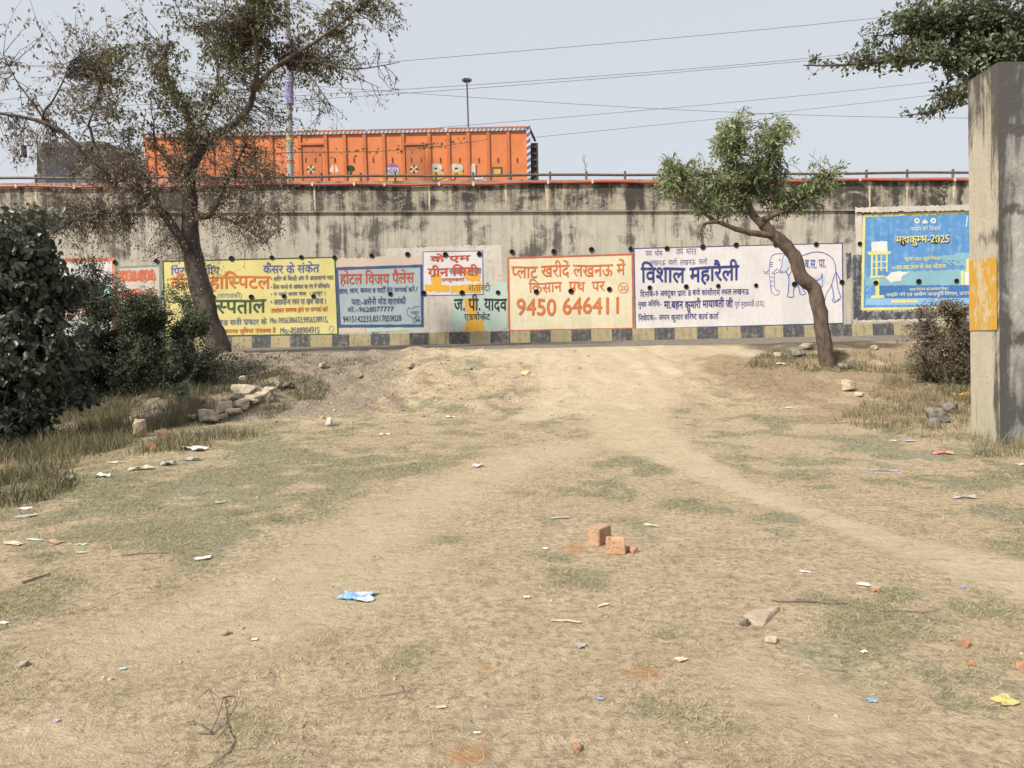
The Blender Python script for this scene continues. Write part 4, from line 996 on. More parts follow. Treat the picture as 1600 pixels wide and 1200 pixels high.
for args in [((180, 295), (100, 60), 190, 13, .9, .06, .5, 1), ((270, 265), (85, 60), 190, 13, .9, .06, .4, 1), ((350, 260), (75, 65), 140, 14, .9, .06, .2, 1), ((385, 330), (65, 60), 120, 8, 1, .055, .4, 1), ((110, 330), (75, 60), 140, 8, 1, .055, .5, 1), ((220, 365), (85, 45), 120, 6, 1, .055, .3, 1), ((330, 380), (75, 55), 80, 4, 1, .05, .4, 1),
             ((120, 260), (80, 45), 110, 11, .8, .055, .4, 1), ((430, 290), (40, 50), 80, 16, .9, .065, 0, .8), ((200, 345), (60, 35), 70, 9, .9, .055, 0, .5), ((160, 330), (75, 35), 90, 9, .9, .055, .4, 1)]: cl_(brown, *args, 1.0, 0, .0045)
# sparse leaves on the long bare shoot in front of the truck
P = np.array([at(a_ + random.gauss(0, 3), 238 - max(0, (a_ - 570)) * .105 + random.gauss(0, 3.2), LYt - 1) for a_ in list(rng.uniform(470, 745, 90)) + list(rng.normal(672, 8, 22))])
olive.append(leaves_np(P, .07, rng.uniform(0, .6, len(P)), .3, .5))
mb.build('trunk', M['bark_grey'], ltree, True)
m_ol = leaf_mat('olive_leaves', [(.085, .095, .05), (.13, .13, .065), (.185, .17, .095), (.18, .14, .095)])
m_br = leaf_mat('dry_pods', [(.14, .145, .095), (.23, .19, .145), (.20, .165, .13), (.29, .24, .195)])
crown('crown', olive, m_ol, ltree); crown('dry_crown', brown, m_br, ltree)

# ---- right neem tree, leaning trunk
RY = 12.6; gb = gnd(1297, 573)
rtree = empty('leaning_tree', (gb[0], RY, gb[2] - .05), 'small leaning leafy tree with a crooked trunk before the elephant panel', 'tree')
mb = MB(); nodes = []; tr = []
limb(mb, [(1305, 592), (1294, 570), (1287, 530), (1281, 490), (1272, 452), (1252, 432), (1243, 405), (1229, 384), (1207, 366), (1192, 350)], RY, .132, .095, 14, None, -.1)
limb(mb, [(1213, 368), (1180, 365), (1150, 358), (1120, 347), (1098, 352), (1092, 370)], RY - .1, .06, .012, 8, nodes, -.4)
limb(mb, [(1196, 355), (1176, 335), (1165, 310), (1152, 285), (1140, 255), (1135, 225), (1148, 190)], RY - .1, .07, .012, 9, nodes, .2)
limb(mb, [(1190, 345), (1210, 335), (1232, 326), (1248, 310), (1275, 295), (1300, 275)], RY - .1, .06, .01, 8, nodes, -.4)
limb(mb, [(1165, 315), (1190, 280), (1205, 240), (1215, 195)], RY, .045, .01, 7, nodes, .4)
limb(mb, [(1120, 347), (1085, 320), (1062, 290), (1050, 262)], RY - .2, .035, .009, 6, nodes, -.3)
limb(mb, [(1152, 290), (1110, 285), (1075, 275), (1045, 255)], RY - .1, .03, .008, 6, nodes, .3)
def sprays(mb, C, rad, n, Y, dsp, nodes, nl=9, ls=.085, tint=(0, 1), hang=.5, rach=.16):
    P = twigs(mb, nodes, C, rad, n, Y, dsp, .005, 3, 0.0)
    Q = []; Dd = []; Tt = []
    for p in P:
        a = rng.normal(size=3); a[2] = a[2] * .6 - hang; a /= np.linalg.norm(a); side = np.cross(a, rng.normal(size=3)); side /= np.linalg.norm(side)
        t0 = rng.uniform(*tint)
        for j in range(nl):
            t = (j + 1) / nl; q = p + a * rach * t + np.array([0, 0, -.05 * t * t]); sgn = 1 if j % 2 else -1
            Q.append(q); Dd.append(a * .6 + side * sgn * .8 + np.array([0, 0, -.3])); Tt.append(np.clip(t0 + rng.normal() * .12, 0, 1))
    return leaves_np(np.array(Q), ls, np.array(Tt), 0, .3, dirs=np.array(Dd))
chunks = []
for C, rad, n, tt in [((1048, 255), (30, 26), 40, (.4, 1)), ((1070, 285), (48, 32), 80, (.3, 1)), ((1040, 290), (26, 20), 22, (.3, .9)), ((1140, 215), (34, 32), 60, (.4, 1)), ((1150, 185), (26, 14), 26, (.6, 1)), ((1195, 215), (36, 36), 80, (.3, .9)), ((1222, 200), (20, 24), 34, (.5, 1)), ((1160, 255), (46, 34), 90, (0, .6)), ((1205, 255), (36, 30), 60, (0, .5)),
                      ((1130, 275), (40, 28), 66, (.3, 1)), ((1115, 310), (42, 24), 56, (.1, .7)), ((1150, 315), (30, 24), 34, (0, .5)), ((1225, 305), (40, 26), 64, (.1, .7)), ((1270, 285), (40, 26), 64, (.2, .9)), ((1300, 268), (14, 10), 9, (.6, 1)), ((1250, 312), (36, 18), 34, (.1, .6)), ((1262, 240), (14, 14), 5, (.6, 1)), ((1185, 285), (34, 26), 50, (0, .4)), ((1095, 255), (22, 20), 14, (.5, 1))]:
    chunks.append(sprays(mb, C, (rad[0] * .80, rad[1] * .80), int(n * .58), RY - .1, .55, nodes, tint=tt))
P = twigs(mb, nodes, (1098, 372), (22, 22), 16, RY - .3, .2, .004, 0, 1.0)
mb.build('trunk', M['bark_pale'], rtree, True)
m_neem = leaf_mat('neem_leaves', [(.08, .105, .05), (.135, .17, .075), (.22, .26, .12), (.38, .41, .24)], .5, .4, .3)
crown('crown', chunks, m_neem, rtree)

# ---- tree overhanging behind the pillar
OY = 10.2; gb = np.array([at(1660, 640, OY)[0], OY, 0])
otree = empty('overhanging_tree', (gb[0], OY, 0), 'dense green tree spreading from behind the concrete pillar at upper right', 'tree')
mb = MB(); nodes = []
limb(mb, [(1672, 690), (1664, 500), (1650, 300), (1640, 130), (1630, 20), (1640, -120)], OY, .2, .08, 10, nodes)
limb(mb, [(1645, 180), (1600, 118), (1540, 98), (1460, 92), (1380, 96), (1310, 102), (1255, 102)], OY, .06, .006, 7, nodes, -.6)
limb(mb, [(1640, 200), (1590, 135), (1540, 138), (1490, 160), (1450, 175), (1412, 181)], OY, .04, .005, 6, nodes, -.4)
limb(mb, [(1638, 110), (1580, 60), (1500, 45), (1430, 50), (1370, 56)], OY, .05, .006, 6, nodes, -.2)
limb(mb, [(1635, 60), (1560, 10), (1480, -15), (1420, -40)], OY, .06, .01, 6, nodes, .3)
limb(mb, [(1365, 98), (1352, 70), (1345, 45)], OY - .4, .006, .003, 4, nodes)
ch = []
for C, rad, n, per, tt in [((1570, 30), (75, 50), 190, 30, (0, .7)), ((1500, 30), (70, 45), 160, 28, (0, .8)), ((1450, 20), (50, 35), 90, 24, (.1, .9)), ((1530, 85), (60, 28), 130, 26, (.1, .9)), ((1450, 85), (60, 18), 70, 24, (.2, 1)), ((1590, 80), (40, 25), 80, 26, (0, .6)), ((1380, 97), (45, 14), 42, 20, (.1, .9)), ((1320, 102), (30, 8), 22, 14, (.1, .8)), ((1275, 102), (20, 5), 10, 10, (.1, .8)),
                           ((1500, 120), (40, 18), 46, 24, (.3, 1)), ((1490, 150), (34, 14), 34, 20, (.2, 1)), ((1440, 175), (28, 7), 16, 14, (.1, .8)), ((1380, 55), (26, 9), 14, 14, (.2, .8)), ((1350, 62), (8, 22), 7, 9, (.2, .8)), ((1420, 10), (16, 14), 14, 14, (.2, .8)), ((1560, 120), (20, 16), 22, 20, (.3, 1)), ((1395, 22), (8, 6), 4, 10, (.1, .6)), ((1480, 175), (12, 8), 6, 10, (.1, .7))]:
    P = twigs(mb, nodes, C, rad, int(n * .68), OY - .2, .55, .004, max(4, int(per * .75)), .1)
    ch.append(leaves_np(P, .05, np.clip(rng.uniform(*tt, len(P)) , 0, 1), .1, .6))
mb.build('trunk', M['bark_grey'], otree, True)
m_ov = leaf_mat('glossy_dark_leaves', [(.06, .078, .042), (.092, .115, .06), (.135, .16, .09), (.24, .26, .155)], .45, .5, .3)
crown('crown', ch, m_ov, otree)

# ---- bushes
def bush(name, label, cat, base, Y, stems, blobs, leaf, mat, bark, hang=.3, aspect=.6, dsp=.6, r=.006):
    g0 = np.array(at(base[0], base[1], Y)); g0[2] = height(g0[0], Y)
    root = empty(name, (g0[0], Y, g0[2]), label, cat); mb = MB(); nodes = []
    for st in stems: limb(mb, st, Y, .03, .006, 5, nodes, random.uniform(-.4, .4))
    ch = []
    for C, rad, n, per, tt in blobs:
        P = twigs(mb, nodes, C, (rad[0] * 1.08, rad[1] * 1.08), n, Y, dsp, r, per, hang, clumps=max(5, n // 9))
        if len(P): ch.append(leaves_np(P, leaf, rng.uniform(*tt, len(P)), hang, aspect))
    mb.build('stems', bark, root, True); crown('foliage', ch, mat, root); return root
m_broad = leaf_mat('broad_dark_leaves', [(.032, .042, .03), (.055, .068, .045), (.085, .098, .068), (.14, .15, .11)], .4, .5, .25)
bush('broadleaf_shrub', 'dark shrub with broad leaves filling the left edge', 'shrub', (20, 655), 9.0,
     [[(15, 665), (10, 560), (0, 450), (-10, 360)], [(20, 665), (40, 560), (55, 450), (40, 370)], [(10, 665), (-20, 560), (-50, 480)], [(25, 665), (60, 590), (85, 520), (80, 450)]],
     [((20, 375), (60, 42), 90, 15, (.1, 1)), ((105, 500), (22, 14), 6, 9, (.2, 1)), ((112, 570), (24, 16), 8, 9, (.1, .9)), ((40, 318), (14, 14), 5, 9, (.3, 1)), ((-10, 325), (30, 12), 8, 9, (.3, 1)), ((-30, 400), (60, 60), 70, 15, (0, .8)), ((50, 430), (42, 45), 90, 15, (0, .8)), ((0, 470), (70, 55), 120, 15, (0, .8)), ((70, 480), (28, 36), 26, 12, (0, .8)), ((20, 540), (55, 55), 110, 15, (0, .7)), ((-10, 600), (55, 45), 90, 15, (0, .7)), ((92, 450), (20, 34), 22, 12, (.1, .8)), ((70, 360), (40, 30), 26, 12, (.1, .9)), ((95, 540), (24, 50), 30, 14, (0, .7)), ((10, 345), (70, 22), 30, 12, (.2, 1)), ((75, 610), (34, 34), 40, 14, (0, .6)), ((10, 655), (60, 22), 60, 14, (0, .6)), ((70, 655), (36, 20), 40, 14, (0, .6)), ((105, 420), (12, 20), 6, 10, (.1, .8)), ((60, 335), (50, 18), 14, 10, (.2, 1))], .078, m_broad, M['bark_grey'], .6, .7, .6)
m_feather = leaf_mat('feathery_dark_leaves', [(.03, .042, .027), (.05, .066, .038), (.078, .098, .056), (.125, .14, .08)], .6, .25, .2)
ft = [((150, 552), (48, 34), 120, 54, (0, .7)), ((130, 640), (60, 26), 120, 50, (0, .6)), ((215, 645), (60, 22), 110, 46, (0, .6)), ((280, 632), (40, 18), 60, 40, (0, .7)), ((220, 505), (60, 40), 210, 60, (.1, 1)), ((200, 560), (80, 50), 260, 56, (0, .6)), ((262, 535), (48, 42), 150, 56, (.1, 1)), ((270, 590), (70, 45), 200, 50, (0, .6)), ((110, 580), (55, 50), 200, 54, (0, .5)), ((305, 575), (22, 30), 46, 44, (.1, .8)), ((200, 475), (50, 20), 60, 34, (.3, 1)), ((312, 492), (20, 12), 16, 30, (.3, 1)), ((150, 430), (16, 44), 36, 34, (.1, .7)), ((170, 620), (80, 30), 130, 44, (0, .6)), ((285, 605), (40, 20), 44, 34, (.1, .7)), ((75, 610), (40, 36), 90, 50, (0, .5))]
bush('thorny_bush', 'dark feathery thorn bush around the foot of the large tree', 'bush', (220, 640), 12.4,
     [[(200, 640), (170, 580), (150, 520), (150, 420)], [(220, 640), (225, 570), (222, 500), (215, 470)], [(240, 640), (280, 580), (295, 525), (315, 490)], [(230, 640), (280, 600), (305, 565)], [(190, 640), (140, 600), (110, 560)], [(250, 640), (262, 590), (235, 540), (232, 490)]],
     ft, .046, m_feather, M['twig'], .4, .4, .7, .004)
m_scrub = leaf_mat('scrub_leaves', [(.06, .07, .035), (.11, .11, .06), (.16, .13, .085), (.22, .165, .11)], .7, .2, .2)
bush('dry_scrub', 'tangled dry brown scrub bush beside the concrete pillar', 'bush', (1480, 600), 11.4,
     [[(1480, 605), (1470, 550), (1450, 500), (1432, 475)], [(1485, 605), (1500, 550), (1490, 490), (1470, 470)], [(1490, 605), (1520, 560), (1530, 500)], [(1475, 605), (1450, 575), (1435, 540)]],
     [((1480, 540), (40, 40), 170, 14, (0, 1)), ((1500, 510), (40, 36), 130, 12, (.2, 1)), ((1450, 485), (30, 16), 40, 12, (.1, .9)), ((1500, 575), (40, 24), 110, 14, (0, .8)), ((1445, 560), (22, 20), 34, 12, (0, .8)), ((1465, 490), (26, 22), 44, 10, (.2, 1))], .04, m_scrub, M['twig'], .4, .5, .5, .005)
p = gnd(292, 652)
bush('pale_sapling', 'thin sapling with a pale leaf head beside the rubble pile', 'plant', (290, 652), float(p[1]), [[(290, 652), (284, 630), (276, 612)]], [((280, 603), (10, 5), 10, 12, (.6, 1))], .05, leaf_mat('pale_leaves', [(.12, .15, .08), (.25, .28, .18)]), M['twig'], .3, .6, .05)
# weed growing on the parapet
wp = W(916, 283, -.1); wd_ = empty('dry_weed', (wp[0], wp[1], z_top(wp[0])), 'single dry weed stalk growing from the top of the wall right of the truck', 'weed')
mb = MB(); pts = [W(918, 285, -.1), W(916, 265, -.1), W(912, 238, -.1)]; mb.tube(pts, [.012, .008, .004], 5)
for k in range(14):
    t = k / 14; a_ = W(917.5 - 5 * t, 282 - 40 * t, -.1); mb.tube([a_, a_ + np.array([random.choice((-1, 1)) * .06, random.uniform(-.04, .04), .06])], [.008, .003], 4)
mb.build('stalk', M['twig'], wd_)

# ------------------------------------------------------------------ grass, weeds
def blades(n, xs, ys, h, wdt, lean, tint, flat=False):
    ang = rng.uniform(0, 2 * math.pi, n); la = rng.uniform(0, 2 * math.pi, n); ln = lean * (1 if flat else rng.uniform(.3, 1, n))
    P = np.stack([xs, ys, height(xs, ys) - .004], 1); sx = np.stack([np.cos(ang), np.sin(ang), np.zeros(n)], 1) * (wdt / 2)[:, None]
    tip = P + np.stack([np.cos(la) * np.sin(ln), np.sin(la) * np.sin(ln), np.cos(ln)], 1) * h[:, None]
    midp = P + (tip - P) * .55 + np.stack([0 * h, 0 * h, h * .10], 1)
    V = np.stack([P - sx, P + sx, midp + sx * .7, tip, midp - sx * .7], 1).reshape(-1, 3)
    b = np.arange(n) * 5
    F3 = np.concatenate([np.stack([b, b + 1, b + 2], 1), np.stack([b, b + 2, b + 4], 1), np.stack([b + 4, b + 2, b + 3], 1)])
    return V, F3, np.repeat(tint, 5)
n = 900000
yy = 1.6 + (13.5 - 1.6) * rng.uniform(0, 1, n) ** 1.55; xx = rng.uniform(-1, 1, n) * (.74 * yy + .5)
s_, t_, g_, b_, d_ = masks(xx, yy)
pat = fbm(xx * 5, yy * 5, 77.) * .5 + fbm(xx * 1.6, yy * 1.6, 13.) * .5
keep = rng.uniform(0, 1, n) < np.clip((.16 + 1.5 * t_ + .5 * b_) * sstep(.36, .6, pat) * 1.35 + .03, 0, 1) * (1 - .93 * sstep(.25, .7, s_)) * (1 - .8 * g_)
xx, yy, t_ , pat = xx[keep], yy[keep], t_[keep], pat[keep]; n = len(xx)
hh = rng.uniform(.012, .045, n) * (1 + .4 * t_); wd = .0012 + .00048 * yy * rng.uniform(.6, 1.2, n)
tint = np.clip(rng.uniform(0, 1, n) * .72 + .62 * t_ * rng.uniform(.2, 1.2, n), 0, 1)
m_grass = leaf_mat('short_dry_grass', [(.64, .52, .34), (.51, .41, .26), (.35, .305, .18), (.215, .22, .12)], .8, .15, .2)
V, F3, tt = blades(n, xx, yy, hh, wd, rng.uniform(1.15, 1.52, n), tint, flat=True)
k = 15000
cy_ = 1.7 + 10.5 * rng.uniform(0, 1, k) ** 1.5; cx_ = rng.uniform(-1, 1, k) * (.74 * cy_ + .4); s_, t_, g_, b_, d_ = masks(cx_, cy_)
ok = rng.uniform(0, 1, k) < (.10 + .8 * t_ + .35 * b_) * (1 - s_) * sstep(.38, .6, fbm(cx_ * 2.3, cy_ * 2.3, 63.)); cx_, cy_, t_ = cx_[ok], cy_[ok], t_[ok]; per = 12
rad_ = np.repeat(rng.uniform(.008, .045, len(cx_)), per); bx_ = np.repeat(cx_, per) + rng.normal(size=len(cx_) * per) * rad_; by_ = np.repeat(cy_, per) + rng.normal(size=len(cx_) * per) * rad_
bt = np.clip(np.repeat(rng.uniform(.42, 1, len(cx_)), per) + rng.normal(size=len(bx_)) * .2, 0, 1); m = len(bx_)
V2, F2, t2 = blades(m, bx_, by_, rng.uniform(.012, .038, m), .0013 + .0008 * by_, rng.uniform(.7, 1.4, m), bt, flat=True)
V = np.concatenate([V, V2]); F3 = np.concatenate([F3, F2 + n * 5]); tt = np.concatenate([tt, t2])
gr = build_np('grass', V, F3, m_grass, attrs=dict(tint=tt)); tag(gr, 'short dry grass scattered over the open field', 'grass', kind='stuff')
# tall weeds under the left bushes
def region(n, poly):
    """random spots inside a patch whose corners were read off the photo"""
    Wp = np.array([gnd(*q)[:2] for q in poly]); lo, hi = Wp.min(0), Wp.max(0); pts = rng.uniform(lo, hi, (n * 3, 2)); ins = np.zeros(len(pts), bool); k = len(Wp)
    for i in range(k):
        a_, b_2 = Wp[i], Wp[(i + 1) % k]; c_ = ((a_[1] > pts[:, 1]) != (b_2[1] > pts[:, 1])) & (pts[:, 0] < (b_2[0] - a_[0]) * (pts[:, 1] - a_[1]) / (b_2[1] - a_[1] + 1e-9) + a_[0]); ins ^= c_
    return pts[ins][:n]
m_weed = leaf_mat('dry_weed_stalks', [(.31, .25, .16), (.215, .185, .11), (.15, .145, .08), (.10, .115, .055)], .8, .15, .2)
VV = []; FF = []; TT = []; b = 0
for poly, n, h0, h1, t0, t1, wdd in (([(-80, 760), (100, 735), (215, 690), (310, 655), (335, 600), (-80, 610)], 15000, .05, .28, .15, 1, .007), ([(-60, 800), (60, 790), (150, 745), (-60, 740)], 1500, .05, .16, .2, 1, .008),
                                 ([(300, 660), (420, 655), (520, 610), (480, 575), (330, 600)], 3600, .03, .13, .3, 1, .009), ([(400, 600), (560, 590), (620, 560), (430, 562)], 1500, .02, .09, .2, 1, .009), ([(1160, 575), (1430, 585), (1520, 640), (1510, 560), (1200, 548)], 3800, .03, .13, .2, 1, .009),
                                 ([(1300, 660), (1510, 700), (1515, 610), (1380, 590)], 3200, .03, .15, 0, .8, .007), ([(1520, 715), (1600, 720), (1600, 690), (1520, 680)], 500, .06, .2, 0, .7, .006), ([(180, 720), (330, 700), (420, 680), (300, 670)], 900, .04, .16, 0, .8, .009)):
    q = region(n * 2, poly); cl = fbm(q[:, 0] * 2.2, q[:, 1] * 2.2, 21.) * .6 + fbm(q[:, 0] * 7, q[:, 1] * 7, 5.) * .4; q = q[rng.uniform(0, 1, len(q)) < sstep(.36, .62, cl)]; m = len(q); cl = fbm(q[:, 0] * 2.2, q[:, 1] * 2.2, 21.)
    v, f, t = blades(m, q[:, 0], q[:, 1], rng.uniform(h0, h1, m) * (.45 + 1.0 * cl), wdd * rng.uniform(.6, 1.2, m), .75, rng.uniform(t0, t1, m)); VV.append(v); FF.append(f + b); TT.append(t); b += len(v)
wds = build_np('weeds', np.concatenate(VV), np.concatenate(FF), m_weed, attrs=dict(tint=np.concatenate(TT))); tag(wds, 'tall dry weeds along the edges of the field', 'weeds', kind='stuff')

# ------------------------------------------------------------------ bricks, rubble, litter
def rock(px, py, size, mat, label, cat='stone', name='stone', flat=.6, group=None, seed=None, sink=.12, z=0.0):
    p = gnd(px, py); bm = bmesh.new(); r_ = np.random.default_rng(seed or int(px * 7 + py)); sink = .95 if size[0] / size[2] > 3.5 else sink
    for _ in range(18):
        q = r_.uniform(-1, 1, 3); q = q / max(np.abs(q)) * r_.uniform(.8, 1.0); q[np.abs(q) > .8] *= .97
        bm.verts.new((q[0], q[1], q[2]))
    h_ = bmesh.ops.convex_hull(bm, input=bm.verts[:])
    bmesh.ops.delete(bm, geom=[v for v in bm.verts if not v.link_faces], context='VERTS')
    bmesh.ops.bevel(bm, geom=bm.edges[:], offset=.03, segments=1, affect='EDGES'); bmesh.ops.triangulate(bm, faces=bm.faces[:])
    bmesh.ops.subdivide_edges(bm, edges=[e for e in bm.edges if e.calc_length() > .3], cuts=2)
    bmesh.ops.triangulate(bm, faces=bm.faces[:]); sq = r_.uniform(0, 40)
    for v in bm.verts:
        k_ = float(fbm(np.array([v.co.x * 2.3 + sq]), np.array([v.co.y * 2.3 + v.co.z * 1.9]), sq)[0]); v.co *= .84 + .34 * k_; v.co += Vector(r_.normal(size=3)) * .02; v.co = Vector((v.co.x * size[0], v.co.y * size[1], v.co.z * size[2]))
    rz = Matrix.Rotation(r_.uniform(0, 6.28), 3, 'Z'); zmin = 9
    for v in bm.verts: v.co = rz @ v.co; zmin = min(zmin, v.co.z)
    me = bpy.data.meshes.new(name); bm.to_mesh(me); bm.free(); me.materials.append(mat)
    o = bpy.data.objects.new(name, me); col.objects.link(o); o.location = (p[0], p[1], p[2] - zmin - size[2] * sink + z)
    return tag(o, label, cat, group)
m_rub = simple('rubble_concrete', (.53, .455, .335), (.38, .32, .235), 9, .95, .1, .5); m_stone = simple('grey_stone', (.24, .22, .19), (.13, .12, .1), 9, .95, .1, .5)
m_brick = simple('fired_brick', (.50, .26, .15), (.45, .31, .2), 14, .95, .1, .5); m_brick2 = simple('dusty_brick', (.46, .30, .19), (.36, .245, .16), 16, .95, .1, .5)
m_bfrag = simple('brick_fragment', (.44, .20, .11), (.36, .22, .14), 20, .95, .1, .5)
m_half = simple('tan_and_orange_stone', (.52, .42, .29), (.46, .27, .15), 7, .95, .1, .5, .48, .56); m_clod = simple('earth_clod', (.40, .33, .24), (.29, .235, .17), 9, .95, .1, .5)
RB = [(352, 644, (.20, .14, .085), 0, 'flat topped broken slab at the front of the rubble pile'), (328, 660, (.17, .12, .10), 0, 'tilted block at the lower left end of the rubble pile'), (300, 655, (.09, .07, .04), 0, 'small pale chip left of the rubble pile'),
      (378, 640, (.14, .12, .08), 0, 'block in the front middle of the rubble pile'), (395, 632, (.16, .13, .09), 0, 'rounded block at the front right of the rubble pile'), (412, 630, (.17, .13, .10), 0, 'large block at the right end of the rubble pile'),
      (370, 630, (.15, .12, .09), 0, 'dusty block at the back left of the rubble pile'), (385, 626, (.19, .13, .08), .10, 'broad slab lying across the top of the rubble pile'), (380, 621, (.07, .06, .05), .24, 'smallest chunk perched on top of the rubble pile'),
      (418, 620, (.11, .10, .07), .03, 'squarish chunk at the upper right of the rubble pile'), (402, 622, (.11, .1, .07), .06, 'chunk tucked behind the top slab of the rubble pile'), (345, 655, (.10, .08, .05), 0, 'small piece in front of the flat slab of the rubble pile'), (365, 648, (.11, .07, .05), 0, 'greyish low chip below the rubble pile')]
for px, py, s, z_, lab in RB: rock(px, py, s, m_rub, lab, 'rubble', 'rubble_chunk', group='rubble pile by the bushes', z=z_)
for px, py, s, m, lab in [(219, 683, (.09, .08, .12), m_clod, 'upright brown stone standing in the left weeds'), (252, 681, (.11, .06, .05), m_brick, 'orange brick piece lying in the left weeds'), (237, 706, (.05, .05, .05), m_bfrag, 'small red brick lump left of the grey litter'),
                          (434, 606, (.07, .06, .07), m_clod, 'round stone just above the rubble pile'), (450, 606, (.12, .07, .05), m_stone, 'flat grey stone right of the round stone'), (305, 690, (.08, .07, .06), m_stone, 'grey stone amid the white scraps at left'),
                          (516, 666, (.055, .05, .06), simple('chalk', (.62, .6, .56)), 'white chalky lump standing on the left grass'), (1326, 610, (.11, .09, .08), m_rub, 'pale broken stone below the leaning tree'), (1342, 620, (.07, .06, .04), m_rub, 'small pale chip below the broken stone'),
                          (1465, 660, (.13, .1, .1), m_stone, 'dark grey stone left of the concrete pillar'), (1482, 645, (.1, .09, .08), m_stone, 'lighter grey stone behind the dark one by the pillar'), (1458, 668, (.07, .07, .06), m_stone, 'small dark stone in front of the pair by the pillar'),
                          (1245, 556, (.2, .13, .07), m_stone, 'large flat rubble lump left of the leaning trunk'), (1262, 546, (.13, .1, .07), m_rub, 'pale rubble lump near the road left of the trunk'), (1215, 557, (.11, .07, .04), m_rub, 'pale chip farthest left near the leaning trunk'), (1320, 575, (.16, .1, .05), m_stone, 'grey flat stone right of the leaning trunk'), (1365, 546, (.09, .07, .05), m_rub, 'small pale stone between the tree and the scrub'),
                          (1192, 966, (.11, .05, .03), m_clod, 'half buried flat tan stone in the right foreground'), (1163, 978, (.02, .02, .016), m_stone, 'small grey pebble below the half buried stone'), (1205, 1004, (.024, .02, .015), m_rub, 'pale pebble alone in the right foreground'),
                          (900, 1174, (.021, .016, .014), m_bfrag, 'red brick chip at the bottom of the field'), (1508, 1012, (.018, .016, .015), m_bfrag, 'red brick chip above another at far right'), (1517, 1039, (.017, .014, .011), m_bfrag, 'dull red brick chip below another at far right'), (1592, 1046, (.018, .016, .014), m_bfrag, 'tiny red brick chip touching the right edge'),
                          (988, 863, (.030, .022, .018), m_bfrag, 'small broken brick piece right of the half brick'), (1369, 925, (.02, .018, .014), m_brick2, 'pinkish pebble beside the white scrap at right'), (352, 993, (.022, .016, .012), m_clod, 'dark clod alone in the left foreground'), (38, 1041, (.02, .015, .01), m_clod, 'dark clod near the lower left edge'),
                          (642, 575, (.09, .06, .05), m_clod, 'brown clod on the dirt ramp left of centre'), (560, 590, (.08, .06, .05), m_clod, 'lone brown clod on the left slope of the ramp'), (505, 575, (.07, .06, .05), m_rub, 'pale clod on the far left of the ramp')]:
    rock(px, py, s, m, lab, 'stone' if m not in (m_brick, m_bfrag) else 'brick piece', 'stone' if m not in (m_brick, m_bfrag) else 'brick_piece')

def brick(px, py, dims, rz, mat, label, frog=False, tilt=0.0):
    p = gnd(px, py); bm = bmesh.new(); bmesh.ops.create_cube(bm, size=1.0)
    for v in bm.verts: v.co = Vector((v.co.x * dims[0], v.co.y * dims[1], v.co.z * dims[2]))
    bmesh.ops.subdivide_edges(bm, edges=bm.edges[:], cuts=7, use_grid_fill=True)
    bmesh.ops.bevel(bm, geom=[e for e in bm.edges if e.is_manifold and e.calc_face_angle() > .5], offset=.004, segments=2, affect='EDGES')
    for v in bm.verts:
        v.co += Vector((random.uniform(-1, 1), random.uniform(-1, 1), random.uniform(-1, 1))) * .0012
        c = fbm(np.array([v.co.x * 30 + px]), np.array([v.co.y * 30 + v.co.z * 40]), 3.)[0]
        v.co *= 1 - .05 * (c - .4)
        if frog and v.co.z > dims[2] * .47:
            q = max(abs(v.co.x) / (dims[0] * .30), abs(v.co.y) / (dims[1] * .30))
            if q < 1: v.co.z -= .011
    me = bpy.data.meshes.new('brick'); bm.to_mesh(me); bm.free(); me.materials.append(mat)
    o = bpy.data.objects.new('brick', me); col.objects.link(o); o.location = (p[0], p[1], p[2] + dims[2] / 2 - .004); o.rotation_euler = (tilt, 0, rz)
    return tag(o, label, 'brick')
brick(937, 848, (.075, .135, .098), math.radians(-38), m_brick2, 'dusty brown brick standing on edge behind the orange one')
brick(962, 862, (.105, .105, .072), math.radians(-8), m_brick, 'orange half brick with a hollow in its top face', True)

m_fy = simple('faded_yellow_film', (.56, .46, .22), (.5, .42, .25), 9, .7)
m_paper = simple('white_paper', (.62, .60, .56), (.5, .47, .42), 9, .8); m_grey_p = simple('grey_scrap', (.38, .37, .35), (.28, .27, .25), 9, .8); m_dull = simple('dirty_cream_scrap', (.55, .47, .35), (.4, .34, .25), 9, .8)
m_sky = simple('light_blue_plastic', (.17, .33, .54), (.5, .54, .58), 22, .4, .4, 0, .45, .6); m_bl = simple('blue_plastic', (.2, .27, .52), (.3, .36, .55), 12, .4, .4); m_yl = simple('yellow_plastic', (.48, .42, .13), (.42, .37, .17), 12, .5, .3); m_pk = simple('pink_orange_wrapper', (.55, .14, .24), (.54, .30, .13), 16, .4, .4, 0, .49, .52)
m_or = simple('orange_wrapper', (.60, .30, .06), (.55, .22, .05), 9, .5, .3); m_lil = simple('lilac_scrap', (.38, .36, .5), (.45, .43, .52), 9, .6); m_tealp = simple('pale_teal_plastic', (.42, .58, .5), (.35, .5, .42), 9, .4, .3)
